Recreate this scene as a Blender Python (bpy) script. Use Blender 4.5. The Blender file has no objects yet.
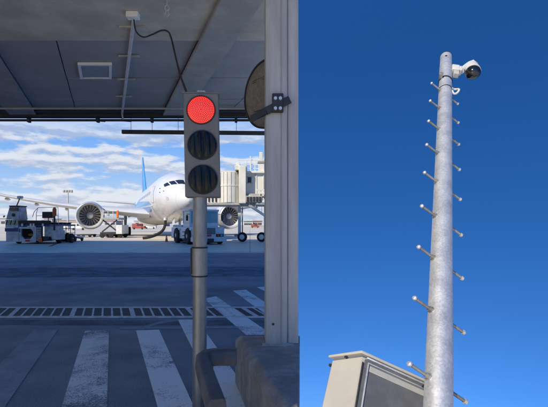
import bpy, bmesh, math, random
from mathutils import Vector, Matrix
R = math.radians
random.seed(7)
S = bpy.context.scene
COL = S.collection

# ------------------------------------------------------------------ camera
EYE = 1.6
FPX, PX, PY = 420.0, 250.0, 225.0          # focal length and horizon point, in photograph pixels (548 x 407)
cam = bpy.data.cameras.new('camera')
cam.sensor_width = 36.0
cam.lens = FPX / 548.0 * 36.0
cam.shift_x = (274.0 - PX) / 548.0
cam.shift_y = (PY - 203.5) / 548.0
cam.clip_start = 0.05
cam.clip_end = 9000.0
camo = bpy.data.objects.new('camera', cam)
camo.location = (0, 0, EYE)
camo.rotation_euler = (R(90), 0, 0)
COL.objects.link(camo)
S.camera = camo

# ------------------------------------------------------------------ sun
SUN_AZ, SUN_EL = R(40), R(38)               # sun stands behind the viewer, 40 degrees to the left
to_sun = Vector((-math.sin(SUN_AZ) * math.cos(SUN_EL), -math.cos(SUN_AZ) * math.cos(SUN_EL), math.sin(SUN_EL)))
sl = bpy.data.lights.new('sun', 'SUN')
sl.energy = 2.15
sl.angle = R(0.5)
sl.color = (1.0, 0.91, 0.76)
so = bpy.data.objects.new('sun', sl)
so.rotation_euler = (-to_sun).to_track_quat('-Z', 'Y').to_euler()
so.location = (-30, -30, 60)
COL.objects.link(so)

# ------------------------------------------------------------------ sky
W = bpy.data.worlds.new('World')
S.world = W
W.use_nodes = True
wn, wl = W.node_tree.nodes, W.node_tree.links
wn.clear()
def N(t, **kw):
    n = wn.new(t)
    for k, v in kw.items():
        setattr(n, k, v)
    return n
def M(op, a, b=None, c=None, clamp=False):
    n = N('ShaderNodeMath', operation=op)
    n.use_clamp = clamp
    for i, v in enumerate((a, b, c)):
        if v is None:
            continue
        if isinstance(v, (int, float)):
            n.inputs[i].default_value = v
        else:
            wl.new(v, n.inputs[i])
    return n.outputs[0]
def SM(v, lo, hi):
    n = N('ShaderNodeMapRange', interpolation_type='SMOOTHSTEP')
    wl.new(v, n.inputs['Value'])
    n.inputs['From Min'].default_value = lo
    n.inputs['From Max'].default_value = hi
    return n.outputs[0]
tc = N('ShaderNodeTexCoord')
nrm = N('ShaderNodeVectorMath', operation='NORMALIZE')
wl.new(tc.outputs['Generated'], nrm.inputs[0])
sep = N('ShaderNodeSeparateXYZ')
wl.new(nrm.outputs[0], sep.inputs[0])
az = M('ARCTAN2', sep.outputs[0], sep.outputs[1])
el = M('ARCSINE', sep.outputs[2])
# east of the column the sky is seen from the foot of the mast, looking well up: clear high sky
mask = M('MULTIPLY', SM(az, R(2.2), R(5.4)), M('SUBTRACT', 1.0, SM(az, R(95), R(165))))
el2 = M('ADD', el, M('MULTIPLY', mask, R(43)))
ce = M('COSINE', el2)
vx = M('MULTIPLY', M('SINE', az), ce)
vy = M('MULTIPLY', M('COSINE', az), ce)
vz = M('MAXIMUM', M('SINE', el2), 0.012)
cmb = N('ShaderNodeCombineXYZ')
for i, v in enumerate((vx, vy, vz)):
    wl.new(v, cmb.inputs[i])
sky = N('ShaderNodeTexSky', sky_type='NISHITA')
sky.sun_disc = False
sky.sun_elevation = SUN_EL
sky.sun_rotation = math.atan2(to_sun.x, to_sun.y)
sky.altitude = 0
sky.air_density = 1.0
sky.dust_density = 0.1
sky.ozone_density = 3.0
wl.new(cmb.outputs[0], sky.inputs[0])
hs = N('ShaderNodeHueSaturation')
hs.inputs['Hue'].default_value = 0.511
hs.inputs['Saturation'].default_value = 1.33
hv = N('ShaderNodeMapRange')
wl.new(el2, hv.inputs['Value'])
hv.inputs['From Min'].default_value = R(20); hv.inputs['From Max'].default_value = R(66)
hv.inputs['To Min'].default_value = 0.98; hv.inputs['To Max'].default_value = 0.66
wl.new(hv.outputs[0], hs.inputs['Value'])
wl.new(sky.outputs[0], hs.inputs['Color'])
# pale air near the horizon
low = N('ShaderNodeMix', data_type='RGBA')
wl.new(SM(el2, R(-1), R(13)), low.inputs['Factor'])
low.inputs['A'].default_value = (2.01, 2.63, 3.53, 1)
low.inputs['B'].default_value = (0.77, 1.79, 3.84, 1)
hz_ = N('ShaderNodeMix', data_type='RGBA')
wl.new(M('MULTIPLY', M('SUBTRACT', 1.0, SM(el2, R(11), R(24))), 0.9), hz_.inputs['Factor'])
wl.new(hs.outputs[0], hz_.inputs['A'])
wl.new(low.outputs['Result'], hz_.inputs['B'])
# banks of fair-weather cloud, thinning out with height
def cloud(dz):
    cc = N('ShaderNodeCombineXYZ')
    wl.new(M('MULTIPLY', az, 8.0), cc.inputs[0])
    wl.new(M('MULTIPLY', M('ADD', el2, dz), 25.0), cc.inputs[1])
    n1 = N('ShaderNodeTexNoise')
    n1.inputs['Scale'].default_value = 1.25
    n1.inputs['Detail'].default_value = 10
    n1.inputs['Roughness'].default_value = 0.56
    wl.new(cc.outputs[0], n1.inputs['Vector'])
    c2 = N('ShaderNodeCombineXYZ')
    wl.new(M('MULTIPLY', az, 1.6), c2.inputs[0])
    wl.new(M('MULTIPLY', M('ADD', el2, dz), 24.0), c2.inputs[1])
    c2.inputs[2].default_value = 3.7
    n2 = N('ShaderNodeTexNoise')
    n2.inputs['Scale'].default_value = 0.9
    n2.inputs['Detail'].default_value = 3
    wl.new(c2.outputs[0], n2.inputs['Vector'])
    return M('ADD', M('MULTIPLY', n1.outputs[0], 0.55), M('MULTIPLY', n2.outputs[0], 0.45))
cov, cov_up = cloud(0.0), cloud(R(0.55))
band = M('SUBTRACT', 1.0, SM(el2, R(9.5), R(16.5)))
cl = M('MULTIPLY', SM(cov, 0.43, 0.515), band)
cl = M('MULTIPLY', M('MULTIPLY', cl, 0.88), M('SUBTRACT', 1.0, SM(az, R(1.0), R(4.0))))
shade = SM(M('SUBTRACT', cov_up, cov), -0.05, 0.06)
ccol = N('ShaderNodeMix', data_type='RGBA')
ccol.inputs['A'].default_value = (3.48, 3.62, 3.88, 1)
ccol.inputs['B'].default_value = (2.05, 2.32, 2.99, 1)
wl.new(shade, ccol.inputs['Factor'])
mx = N('ShaderNodeMix', data_type='RGBA')
wl.new(cl, mx.inputs['Factor'])
wl.new(hz_.outputs['Result'], mx.inputs['A'])
wl.new(ccol.outputs['Result'], mx.inputs['B'])
bg = N('ShaderNodeBackground')
bg.inputs['Strength'].default_value = 0.10
wl.new(mx.outputs['Result'], bg.inputs['Color'])
wo = N('ShaderNodeOutputWorld')
wl.new(bg.outputs[0], wo.inputs['Surface'])

S.view_settings.view_transform = 'Standard'
S.view_settings.look = 'None'
S.view_settings.exposure = 1.2
S.view_settings.gamma = 1.0
S.view_settings.use_curve_mapping = False

# ------------------------------------------------------------------ materials
def mat(name, col, rough=0.6, metal=0.0, var=0.12, scale=6.0, bump=0.0, bscale=60.0, emit=None, estr=0.0,
        col2=None, lo=0.42, hi=0.62, spec=0.5, coat=0.0, detail=5, rvar=0.12, stretch=None, cracks=0.0):
    m = bpy.data.materials.new(name)
    m.use_nodes = True
    nt = m.node_tree
    n, l = nt.nodes, nt.links
    b = n['Principled BSDF']
    b.inputs['Roughness'].default_value = rough
    b.inputs['Metallic'].default_value = metal
    b.inputs['Specular IOR Level'].default_value = spec
    b.inputs['Coat Weight'].default_value = coat
    t = n.new('ShaderNodeTexCoord')
    mp = n.new('ShaderNodeMapping')
    if stretch:
        mp.inputs['Scale'].default_value = stretch
    l.new(t.outputs['Object'], mp.inputs['Vector'])
    nz = n.new('ShaderNodeTexNoise')
    nz.inputs['Scale'].default_value = scale
    nz.inputs['Detail'].default_value = detail
    nz.inputs['Roughness'].default_value = 0.62
    l.new(mp.outputs[0], nz.inputs['Vector'])
    mr = n.new('ShaderNodeMapRange')
    mr.inputs['From Min'].default_value = lo
    mr.inputs['From Max'].default_value = hi
    l.new(nz.outputs[0], mr.inputs['Value'])
    mix = n.new('ShaderNodeMix'); mix.data_type = 'RGBA'
    c2 = col2 if col2 else tuple(c * (1 - 2 * var) for c in col)
    mix.inputs['A'].default_value = (*c2, 1)
    mix.inputs['B'].default_value = (*col, 1)
    l.new(mr.outputs[0], mix.inputs['Factor'])
    # a second, finer grain on top so that no surface is one flat tone
    ng = n.new('ShaderNodeTexNoise')
    ng.inputs['Scale'].default_value = scale * 9
    ng.inputs['Detail'].default_value = 3
    l.new(mp.outputs[0], ng.inputs['Vector'])
    gm = n.new('ShaderNodeMapRange')
    gm.inputs['To Min'].default_value = 1 - var * 0.9
    gm.inputs['To Max'].default_value = 1 + var * 0.9
    l.new(ng.outputs[0], gm.inputs['Value'])
    mul = n.new('ShaderNodeVectorMath'); mul.operation = 'SCALE'
    l.new(mix.outputs['Result'], mul.inputs[0])
    l.new(gm.outputs[0], mul.inputs['Scale'])
    l.new(mul.outputs[0], b.inputs['Base Color'])
    rr = n.new('ShaderNodeMapRange')
    rr.inputs['To Min'].default_value = max(0.02, rough - rvar)
    rr.inputs['To Max'].default_value = min(1, rough + rvar)
    l.new(nz.outputs[0], rr.inputs['Value'])
    l.new(rr.outputs[0], b.inputs['Roughness'])
    if bump:
        nb = n.new('ShaderNodeTexNoise')
        nb.inputs['Scale'].default_value = bscale
        nb.inputs['Detail'].default_value = 4
        l.new(mp.outputs[0], nb.inputs['Vector'])
        bp = n.new('ShaderNodeBump')
        bp.inputs['Strength'].default_value = bump
        bp.inputs['Distance'].default_value = 0.01
        l.new(nb.outputs[0], bp.inputs['Height'])
        l.new(bp.outputs[0], b.inputs['Normal'])
    if emit:
        b.inputs['Emission Color'].default_value = (*emit, 1)
        b.inputs['Emission Strength'].default_value = estr
    return m

def paint_mat(name, white, wear_lo, wear_hi, scale=3.0):
    """worn road paint: white film broken up down to the asphalt"""
    m = bpy.data.materials.new(name)
    m.use_nodes = True
    n, l = m.node_tree.nodes, m.node_tree.links
    b = n['Principled BSDF']
    b.inputs['Roughness'].default_value = 0.75
    t = n.new('ShaderNodeTexCoord')
    a = n.new('ShaderNodeTexNoise'); a.inputs['Scale'].default_value = scale; a.inputs['Detail'].default_value = 9
    a.inputs['Roughness'].default_value = 0.7
    c = n.new('ShaderNodeTexNoise'); c.inputs['Scale'].default_value = 70; c.inputs['Detail'].default_value = 3
    l.new(t.outputs['Object'], a.inputs['Vector']); l.new(t.outputs['Object'], c.inputs['Vector'])
    w2 = n.new('ShaderNodeTexNoise'); w2.inputs['Scale'].default_value = scale * 0.3; w2.inputs['Detail'].default_value = 2
    l.new(t.outputs['Object'], w2.inputs['Vector'])
    av = n.new('ShaderNodeMix'); av.data_type = 'FLOAT'; av.inputs['Factor'].default_value = 0.45
    l.new(a.outputs[0], av.inputs['A']); l.new(w2.outputs[0], av.inputs['B'])
    ad = n.new('ShaderNodeMath'); ad.operation = 'MULTIPLY_ADD'
    l.new(c.outputs[0], ad.inputs[0]); ad.inputs[1].default_value = 0.35
    l.new(av.outputs['Result'], ad.inputs[2])
    mr = n.new('ShaderNodeMapRange')
    mr.inputs['From Min'].default_value = wear_lo + 0.175
    mr.inputs['From Max'].default_value = wear_hi + 0.175
    l.new(ad.outputs[0], mr.inputs['Value'])
    mix = n.new('ShaderNodeMix'); mix.data_type = 'RGBA'
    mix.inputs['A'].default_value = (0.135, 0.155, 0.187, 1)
    mix.inputs['B'].default_value = ((white, white, white * 0.97, 1) if white > 0.5 else (white * 0.8, white * 0.92, white * 1.1, 1))
    l.new(mr.outputs[0], mix.inputs['Factor'])
    l.new(mix.outputs['Result'], b.inputs['Base Color'])
    bp = n.new('ShaderNodeBump'); bp.inputs['Strength'].default_value = 0.35; bp.inputs['Distance'].default_value = 0.006
    l.new(ad.outputs[0], bp.inputs['Height']); l.new(bp.outputs[0], b.inputs['Normal'])
    return m

def concrete_ground():
    m = bpy.data.materials.new('apron_concrete')
    m.use_nodes = True
    n, l = m.node_tree.nodes, m.node_tree.links
    b = n['Principled BSDF']
    b.inputs['Roughness'].default_value = 0.55
    t = n.new('ShaderNodeTexCoord')
    br = n.new('ShaderNodeTexBrick')
    br.offset = 0.0
    br.inputs['Scale'].default_value = 1.0
    br.inputs['Brick Width'].default_value = 7.5
    br.inputs['Row Height'].default_value = 7.5
    br.inputs['Mortar Size'].default_value = 0.05
    br.inputs['Color1'].default_value = (0.70, 0.62, 0.49, 1)
    br.inputs['Color2'].default_value = (0.60, 0.53, 0.42, 1)
    br.inputs['Mortar'].default_value = (0.34, 0.31, 0.26, 1)
    l.new(t.outputs['Object'], br.inputs['Vector'])
    nz = n.new('ShaderNodeTexNoise'); nz.inputs['Scale'].default_value = 0.35; nz.inputs['Detail'].default_value = 8
    l.new(t.outputs['Object'], nz.inputs['Vector'])
    mr = n.new('ShaderNodeMapRange'); mr.inputs['To Min'].default_value = 0.72; mr.inputs['To Max'].default_value = 1.2
    l.new(nz.outputs[0], mr.inputs['Value'])
    sc = n.new('ShaderNodeVectorMath'); sc.operation = 'SCALE'
    l.new(br.outputs['Color'], sc.inputs[0]); l.new(mr.outputs[0], sc.inputs['Scale'])
    l.new(sc.outputs[0], b.inputs['Base Color'])
    return m

def asphalt_mat():
    """worn tarmac: pale and dark aggregate, broad blotches, dark tyre lanes along the road"""
    m = bpy.data.materials.new('asphalt')
    m.use_nodes = True
    n, l = m.node_tree.nodes, m.node_tree.links
    b = n['Principled BSDF']
    t = n.new('ShaderNodeTexCoord')
    def noise(sc, det, vec=None, rough=0.6):
        z = n.new('ShaderNodeTexNoise'); z.inputs['Scale'].default_value = sc; z.inputs['Detail'].default_value = det
        z.inputs['Roughness'].default_value = rough
        l.new(vec if vec else t.outputs['Object'], z.inputs['Vector'])
        return z.outputs[0]
    def rng(v, lo, hi, a, c):
        r = n.new('ShaderNodeMapRange'); l.new(v, r.inputs['Value'])
        for k, q in (('From Min', lo), ('From Max', hi), ('To Min', a), ('To Max', c)): r.inputs[k].default_value = q
        return r.outputs[0]
    def mul(a, c):
        q = n.new('ShaderNodeMath'); q.operation = 'MULTIPLY'; l.new(a, q.inputs[0]); l.new(c, q.inputs[1]); return q.outputs[0]
    mp = n.new('ShaderNodeMapping'); mp.inputs['Scale'].default_value = (0.05, 1.0, 1.0)
    l.new(t.outputs['Object'], mp.inputs['Vector'])
    blot = rng(noise(0.8, 9, None, 0.65), 0.33, 0.68, 0.72, 1.22)
    lane = rng(noise(0.55, 4, mp.outputs[0]), 0.40, 0.58, 0.78, 1.08)
    grain = rng(noise(85, 2), 0.34, 0.66, 0.55, 1.45)
    fine = rng(noise(220, 1), 0.35, 0.65, 0.75, 1.25)
    f = mul(mul(blot, lane), mul(grain, fine))
    sc = n.new('ShaderNodeVectorMath'); sc.operation = 'SCALE'
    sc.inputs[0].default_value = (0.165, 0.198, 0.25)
    l.new(f, sc.inputs['Scale'])
    l.new(sc.outputs[0], b.inputs['Base Color'])
    l.new(rng(noise(1.3, 6), 0.3, 0.7, 0.5, 0.72), b.inputs['Roughness'])
    bp = n.new('ShaderNodeBump'); bp.inputs['Strength'].default_value = 0.55; bp.inputs['Distance'].default_value = 0.006
    l.new(mul(grain, fine), bp.inputs['Height']); l.new(bp.outputs[0], b.inputs['Normal'])
    return m

def galv_mat():
    m = bpy.data.materials.new('galvanised_steel')
    m.use_nodes = True
    n, l = m.node_tree.nodes, m.node_tree.links
    b = n['Principled BSDF']
    b.inputs['Metallic'].default_value = 0.72
    t = n.new('ShaderNodeTexCoord')
    v = n.new('ShaderNodeTexVoronoi'); v.inputs['Scale'].default_value = 120
    nz = n.new('ShaderNodeTexNoise'); nz.inputs['Scale'].default_value = 9; nz.inputs['Detail'].default_value = 7
    l.new(t.outputs['Object'], v.inputs['Vector']); l.new(t.outputs['Object'], nz.inputs['Vector'])
    sx = n.new('ShaderNodeSeparateColor'); l.new(v.outputs['Color'], sx.inputs[0])
    ad = n.new('ShaderNodeMath'); ad.operation = 'MULTIPLY_ADD'; ad.inputs[1].default_value = 0.35
    l.new(sx.outputs[0], ad.inputs[0]); l.new(nz.outputs[0], ad.inputs[2])
    mr = n.new('ShaderNodeMapRange'); mr.inputs['From Min'].default_value = 0.4; mr.inputs['From Max'].default_value = 1.0
    l.new(ad.outputs[0], mr.inputs['Value'])
    mix = n.new('ShaderNodeMix'); mix.data_type = 'RGBA'
    mix.inputs['A'].default_value = (0.56, 0.57, 0.585, 1)
    mix.inputs['B'].default_value = (0.72, 0.725, 0.73, 1)
    l.new(mr.outputs[0], mix.inputs['Factor']); l.new(mix.outputs['Result'], b.inputs['Base Color'])
    r2 = n.new('ShaderNodeMapRange'); r2.inputs['To Min'].default_value = 0.38; r2.inputs['To Max'].default_value = 0.62
    l.new(ad.outputs[0], r2.inputs['Value']); l.new(r2.outputs[0], b.inputs['Roughness'])
    bp = n.new('ShaderNodeBump'); bp.inputs['Strength'].default_value = 0.12; bp.inputs['Distance'].default_value = 0.003
    l.new(nz.outputs[0], bp.inputs['Height']); l.new(bp.outputs[0], b.inputs['Normal'])
    return m

MT = {}
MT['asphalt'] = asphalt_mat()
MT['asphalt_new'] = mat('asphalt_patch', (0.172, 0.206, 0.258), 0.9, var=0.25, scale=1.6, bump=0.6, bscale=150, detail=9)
MT['concrete_apron'] = concrete_ground()
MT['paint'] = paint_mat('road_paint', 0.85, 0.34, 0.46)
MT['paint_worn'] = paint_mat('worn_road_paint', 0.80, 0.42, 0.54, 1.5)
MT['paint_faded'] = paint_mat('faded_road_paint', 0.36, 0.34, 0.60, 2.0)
MT['soffit'] = mat('soffit_concrete', (0.50, 0.46, 0.41), 0.85, var=0.12, scale=1.3, bump=0.25, bscale=30, detail=8)
MT['panel'] = mat('soffit_panel', (0.33, 0.33, 0.34), 0.6, var=0.08, scale=0.8, metal=0.0)
MT['beam'] = mat('beam_paint', (0.36, 0.35, 0.34), 0.7, var=0.10, scale=2.0)
MT['dark_steel'] = mat('dark_steel', (0.05, 0.052, 0.058), 0.5, metal=0.4, var=0.15, scale=9)
MT['black'] = mat('black_plastic', (0.018, 0.018, 0.020), 0.5, var=0.2, scale=12)
MT['rubber'] = mat('rubber', (0.022, 0.022, 0.023), 0.8, var=0.25, scale=14)
MT['galv'] = galv_mat()
MT['grey_pole'] = mat('weathered_steel', (0.38, 0.37, 0.345), 0.45, metal=0.55, var=0.16, scale=7, bump=0.08, bscale=60, stretch=(1, 1, 0.25))
MT['signal_grey'] = mat('signal_housing_paint', (0.20, 0.182, 0.160), 0.5, var=0.08, scale=8, bump=0.05, bscale=200)
MT['column'] = mat('column_paint', (0.50, 0.475, 0.445), 0.6, var=0.10, scale=5, stretch=(1.5, 1.5, 0.18), bump=0.05, bscale=40)
MT['column_light'] = mat('column_pale_paint', (0.52, 0.50, 0.475), 0.6, var=0.10, scale=5, stretch=(1.5, 1.5, 0.18))
MT['block'] = mat('plinth_concrete', (0.38, 0.355, 0.325), 0.9, var=0.2, scale=5, bump=0.8, bscale=45, detail=9, col2=(0.24, 0.225, 0.21))
MT['mirror_back'] = mat('mirror_back_paint', (0.26, 0.225, 0.17), 0.7, var=0.15, scale=30, bump=0.4, bscale=160)
MT['white_paint'] = mat('white_paint', (0.78, 0.78, 0.76), 0.35, var=0.04, scale=2.5, coat=0.1)
MT['vehicle_white'] = mat('vehicle_white_paint', (0.74, 0.74, 0.73), 0.4, var=0.07, scale=2.2, coat=0.15)
MT['grubby_white'] = mat('grubby_white_paint', (0.70, 0.70, 0.69), 0.55, var=0.18, scale=2.0)
MT['air_white'] = mat('aircraft_white', (0.70, 0.70, 0.70), 0.28, var=0.02, scale=0.6, coat=0.3)
MT['air_grey'] = mat('aircraft_grey', (0.56, 0.57, 0.58), 0.35, var=0.04, scale=0.7)
MT['air_blue'] = mat('aircraft_blue', (0.03, 0.16, 0.52), 0.3, var=0.05, scale=0.8, coat=0.3)
MT['air_sky'] = mat('aircraft_light_blue', (0.10, 0.36, 0.72), 0.3, var=0.05, scale=0.8, coat=0.3)
MT['lip'] = mat('polished_lip', (0.80, 0.80, 0.79), 0.3, metal=0.6, var=0.03, scale=2)
MT['fan'] = mat('fan_blade', (0.62, 0.60, 0.57), 0.4, metal=0.4, var=0.15, scale=3)
MT['fan_dark'] = mat('fan_duct', (0.022, 0.022, 0.025), 0.7, var=0.15, scale=3)
MT['cockpit'] = mat('cockpit_glass', (0.020, 0.022, 0.035), 0.12, var=0.1, scale=2, spec=0.8)
MT['teal_glass'] = mat('cab_glass', (0.20, 0.40, 0.42), 0.12, var=0.12, scale=2, spec=0.7)
MT['bridge'] = mat('bridge_cream', (0.72, 0.69, 0.60), 0.5, var=0.06, scale=1.4, stretch=(1, 1, 0.4))
MT['bridge_grey'] = mat('bridge_grey', (0.40, 0.39, 0.36), 0.6, var=0.1, scale=2)
MT['orange'] = mat('safety_orange', (0.80, 0.16, 0.03), 0.5, var=0.08, scale=4)
MT['red_lamp'] = mat('red_lamp', (0.60, 0.03, 0.02), 0.3, var=0.05, scale=4)
MT['amber'] = mat('amber_lamp', (0.80, 0.35, 0.03), 0.3, var=0.05, scale=4)
MT['yellow'] = mat('hazard_yellow', (0.62, 0.45, 0.05), 0.5, var=0.1, scale=4)
MT['navy'] = mat('navy_paint', (0.03, 0.06, 0.22), 0.45, var=0.1, scale=4)
MT['red_led'] = mat('lit_red_led', (0.70, 0.03, 0.02), 0.4, var=0.1, scale=40, emit=(1.0, 0.05, 0.03), estr=2.1)
MT['red_lens'] = mat('lit_red_lens', (0.45, 0.015, 0.012), 0.3, var=0.3, scale=9, emit=(1.0, 0.03, 0.02), estr=0.16)
MT['dark_lens'] = mat('unlit_lens', (0.010, 0.010, 0.011), 0.16, var=0.3, scale=8, spec=0.28, rvar=0.05)
MT['cabinet'] = mat('cabinet_steel', (0.41, 0.39, 0.345), 0.5, var=0.05, scale=2.5)
MT['cabinet_dark'] = mat('cabinet_door', (0.155, 0.16, 0.165), 0.45, metal=0.3, var=0.12, scale=5)
MT['cam_white'] = mat('camera_housing', (0.60, 0.59, 0.56), 0.4, var=0.04, scale=9)
MT['dome'] = mat('smoked_dome', (0.008, 0.008, 0.009), 0.05, var=0.1, scale=4, spec=0.9)
MT['drain_dark'] = mat('drain_grate_iron', (0.055, 0.035, 0.034), 0.7, var=0.3, scale=9, bump=0.4, bscale=80)
MT['drain_light'] = mat('drain_frame_galvanised', (0.74, 0.72, 0.73), 0.6, metal=0.0, var=0.16, scale=7)
MT['pale_wall'] = mat('far_pale_wall', (0.50, 0.49, 0.47), 0.8, var=0.08, scale=0.1)
MT['tan_wall'] = mat('far_tan_wall', (0.42, 0.33, 0.26), 0.8, var=0.08, scale=0.1)
MT['red_roof'] = mat('far_red_roof', (0.40, 0.10, 0.07), 0.8, var=0.1, scale=0.1)
MT['far_glass'] = mat('far_glass', (0.06, 0.08, 0.10), 0.3, var=0.1, scale=0.1)
MT['far_green'] = mat('far_green', (0.06, 0.12, 0.05), 0.9, var=0.3, scale=0.3)
MT['conduit_grey'] = mat('conduit_grey', (0.62, 0.63, 0.65), 0.45, var=0.1, scale=6)
MT['clip'] = mat('clip_zinc', (0.50, 0.48, 0.42), 0.5, var=0.12, scale=8)
MT['guard'] = mat('guard_rubber', (0.10, 0.10, 0.105), 0.6, var=0.2, scale=6, bump=0.15, bscale=40)
MT['diffuser'] = mat('light_diffuser', (0.30, 0.32, 0.35), 0.4, var=0.1, scale=6)
MT['terminal'] = mat('terminal_cladding', (0.42, 0.42, 0.41), 0.6, var=0.06, scale=0.4)

# ------------------------------------------------------------------ helpers
WM = {}
def at(px, py, d):
    """point seen at pixel (px, py) of the photograph, d metres ahead"""
    return Vector(((px - PX) / FPX * d, d, EYE + (PY - py) / FPX * d))
def gnd(px, py, z=0.0):
    d = FPX * (EYE - z) / (py - PY)
    return Vector(((px - PX) / FPX * d, d, z))
def tag(o, label=None, cat=None, group=None, kind=None):
    if label: o['label'] = label
    if cat: o['category'] = cat
    if group: o['group'] = group
    if kind: o['kind'] = kind
    return o
def thing(name, label, cat, loc=(0, 0, 0), rz=0.0, group=None, mtx=None):
    o = bpy.data.objects.new(name, None)
    o.empty_display_size = 0.2
    COL.objects.link(o)
    m = mtx if mtx is not None else (Matrix.Translation(Vector(loc)) @ Matrix.Rotation(rz, 4, 'Z'))
    o.matrix_world = m
    WM[o] = m.copy()
    return tag(o, label, cat, group)

class MB:
    def __init__(s):
        s.v, s.f = [], []
    def add(s, vs, fs):
        o = len(s.v)
        s.v += [Vector(v) for v in vs]
        s.f += [tuple(i + o for i in f) for f in fs]
        return s
    def box(s, a, b, m=None):
        x0, y0, z0 = a; x1, y1, z1 = b
        vs = [(x0,y0,z0),(x1,y0,z0),(x1,y1,z0),(x0,y1,z0),(x0,y0,z1),(x1,y0,z1),(x1,y1,z1),(x0,y1,z1)]
        if m: vs = [m @ Vector(v) for v in vs]
        return s.add(vs, [(0,3,2,1),(4,5,6,7),(0,1,5,4),(1,2,6,5),(2,3,7,6),(3,0,4,7)])
    def hexa(s, lo, hi):
        n = len(lo)
        return s.add(list(lo) + list(hi), [tuple(range(n))[::-1], tuple(range(n, 2 * n))] +
                     [(i, (i + 1) % n, n + (i + 1) % n, n + i) for i in range(n)])
    def prism(s, poly, z0, z1):
        return s.hexa([(p[0], p[1], z0) for p in poly], [(p[0], p[1], z1) for p in poly])
    def tube(s, pts, r, n=10, caps=True):
        pts = [Vector(p) for p in pts]
        k = len(pts)
        rs = r if isinstance(r, (list, tuple)) else [r] * k
        vs, fs = [], []
        up = None
        for i, p in enumerate(pts):
            t = (pts[min(i + 1, k - 1)] - pts[max(i - 1, 0)]).normalized()
            if up is None:
                up = Vector((0, 0, 1)) if abs(t.z) < 0.9 else Vector((1, 0, 0))
            u = (up - t * up.dot(t)).normalized()
            w = t.cross(u)
            up = u
            for j in range(n):
                a = 2 * math.pi * j / n
                vs.append(p + (u * math.cos(a) + w * math.sin(a)) * rs[i])
        for i in range(k - 1):
            for j in range(n):
                fs.append((i*n + j, i*n + (j+1) % n, (i+1)*n + (j+1) % n, (i+1)*n + j))
        if caps:
            fs.append(tuple(range(n))[::-1])
            fs.append(tuple(range((k-1)*n, k*n)))
        return s.add(vs, fs)
    def bar(s, a, b, w, h, up=(0, 0, 1)):
        """rectangular bar from a to b, w across, h along up"""
        a, b = Vector(a), Vector(b)
        t = (b - a).normalized()
        up = Vector(up)
        u = (up - t * up.dot(t)).normalized()
        x = t.cross(u)
        q = [x*sx*w/2 + u*sz*h/2 for sx, sz in ((-1,-1),(1,-1),(1,1),(-1,1))]
        return s.hexa([a + k for k in q], [b + k for k in q])
    def lathe(s, prof, o, axis, n=32, close=False):
        """prof: (along, radius)"""
        o, axis = Vector(o), Vector(axis).normalized()
        up = Vector((0, 0, 1)) if abs(axis.z) < 0.9 else Vector((1, 0, 0))
        u = (up - axis * up.dot(axis)).normalized(); w = axis.cross(u)
        vs, fs = [], []
        for (a, r) in prof:
            for j in range(n):
                t = 2 * math.pi * j / n
                vs.append(o + axis * a + (u * math.cos(t) + w * math.sin(t)) * max(r, 1e-4))
        k = len(prof)
        for i in range(k - 1):
            for j in range(n):
                fs.append((i*n + j, i*n + (j+1) % n, (i+1)*n + (j+1) % n, (i+1)*n + j))
        if close:
            for j in range(n):
                fs.append(((k-1)*n + j, (k-1)*n + (j+1) % n, (j+1) % n, j))
        else:
            fs.append(tuple(range(n))[::-1]); fs.append(tuple(range((k-1)*n, k*n)))
        return s.add(vs, fs)
    def build(s, name, m, parent=None, local=False, bev=0.0, smooth=35, seg=2):
        me = bpy.data.meshes.new(name)
        vs = s.v
        if parent is not None and not local:
            inv = WM[parent].inverted()
            vs = [inv @ v for v in vs]
        me.from_pydata([tuple(v) for v in vs], [], s.f)
        me.materials.append(MT[m] if isinstance(m, str) else m)
        bm = bmesh.new(); bm.from_mesh(me)
        bmesh.ops.recalc_face_normals(bm, faces=bm.faces)
        bm.to_mesh(me); bm.free()
        if smooth:
            for p in me.polygons: p.use_smooth = True
            me.set_sharp_from_angle(angle=R(smooth))
        o = bpy.data.objects.new(name, me)
        COL.objects.link(o)
        if parent is not None:
            o.parent = parent
            WM[o] = WM[parent]
        else:
            WM[o] = Matrix.Identity(4)
        if bev:
            b = o.modifiers.new('bevel', 'BEVEL')
            b.width = bev; b.segments = seg; b.limit_method = 'ANGLE'; b.angle_limit = R(40)
        return o

def clip_right(poly, xmax):
    """keep the part of a plan polygon with x <= xmax"""
    out = []
    for i, a in enumerate(poly):
        b = poly[(i + 1) % len(poly)]
        ia, ib = a[0] <= xmax, b[0] <= xmax
        if ia: out.append(a)
        if ia != ib:
            t = (xmax - a[0]) / (b[0] - a[0])
            out.append((xmax, a[1] + (b[1] - a[1]) * t))
    return out

SK = -0.338                                   # the stand's own lines run off to the left at this slope
# ------------------------------------------------------------------ ground
Y_CON = 24.0
edge = lambda d: 0.40 + 0.0815 * (d - 4.6)    # the paved stand ends along this line behind the column
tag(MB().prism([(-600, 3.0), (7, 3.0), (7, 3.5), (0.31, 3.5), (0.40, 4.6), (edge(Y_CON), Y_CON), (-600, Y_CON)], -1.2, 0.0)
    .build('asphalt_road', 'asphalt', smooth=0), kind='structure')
tag(MB().prism([(-4000, Y_CON), (edge(Y_CON), Y_CON), (edge(4200), 4200), (-4000, 4200)], -1.2, 0.0)
    .build('concrete_apron', 'concrete_apron', smooth=0), kind='structure')
tag(MB().prism([(-600, -300), (60, -300), (60, 3.0), (-600, 3.0)], -1.2, 0.0)
    .build('bounce_forecourt', 'concrete_apron', smooth=0), kind='structure')  # unseen pale paving behind the viewer, added to bounce sunlight under the soffit
road = bpy.data.objects['asphalt_road']
apron = bpy.data.objects['concrete_apron']
def ground_quad(name, pix, m, z=0.004, parent=road):
    ps = [gnd(x, y) for x, y in pix]
    MB().prism([(p.x, p.y) for p in ps], 0.0015, z).build(name, m, parent, smooth=0)
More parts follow.
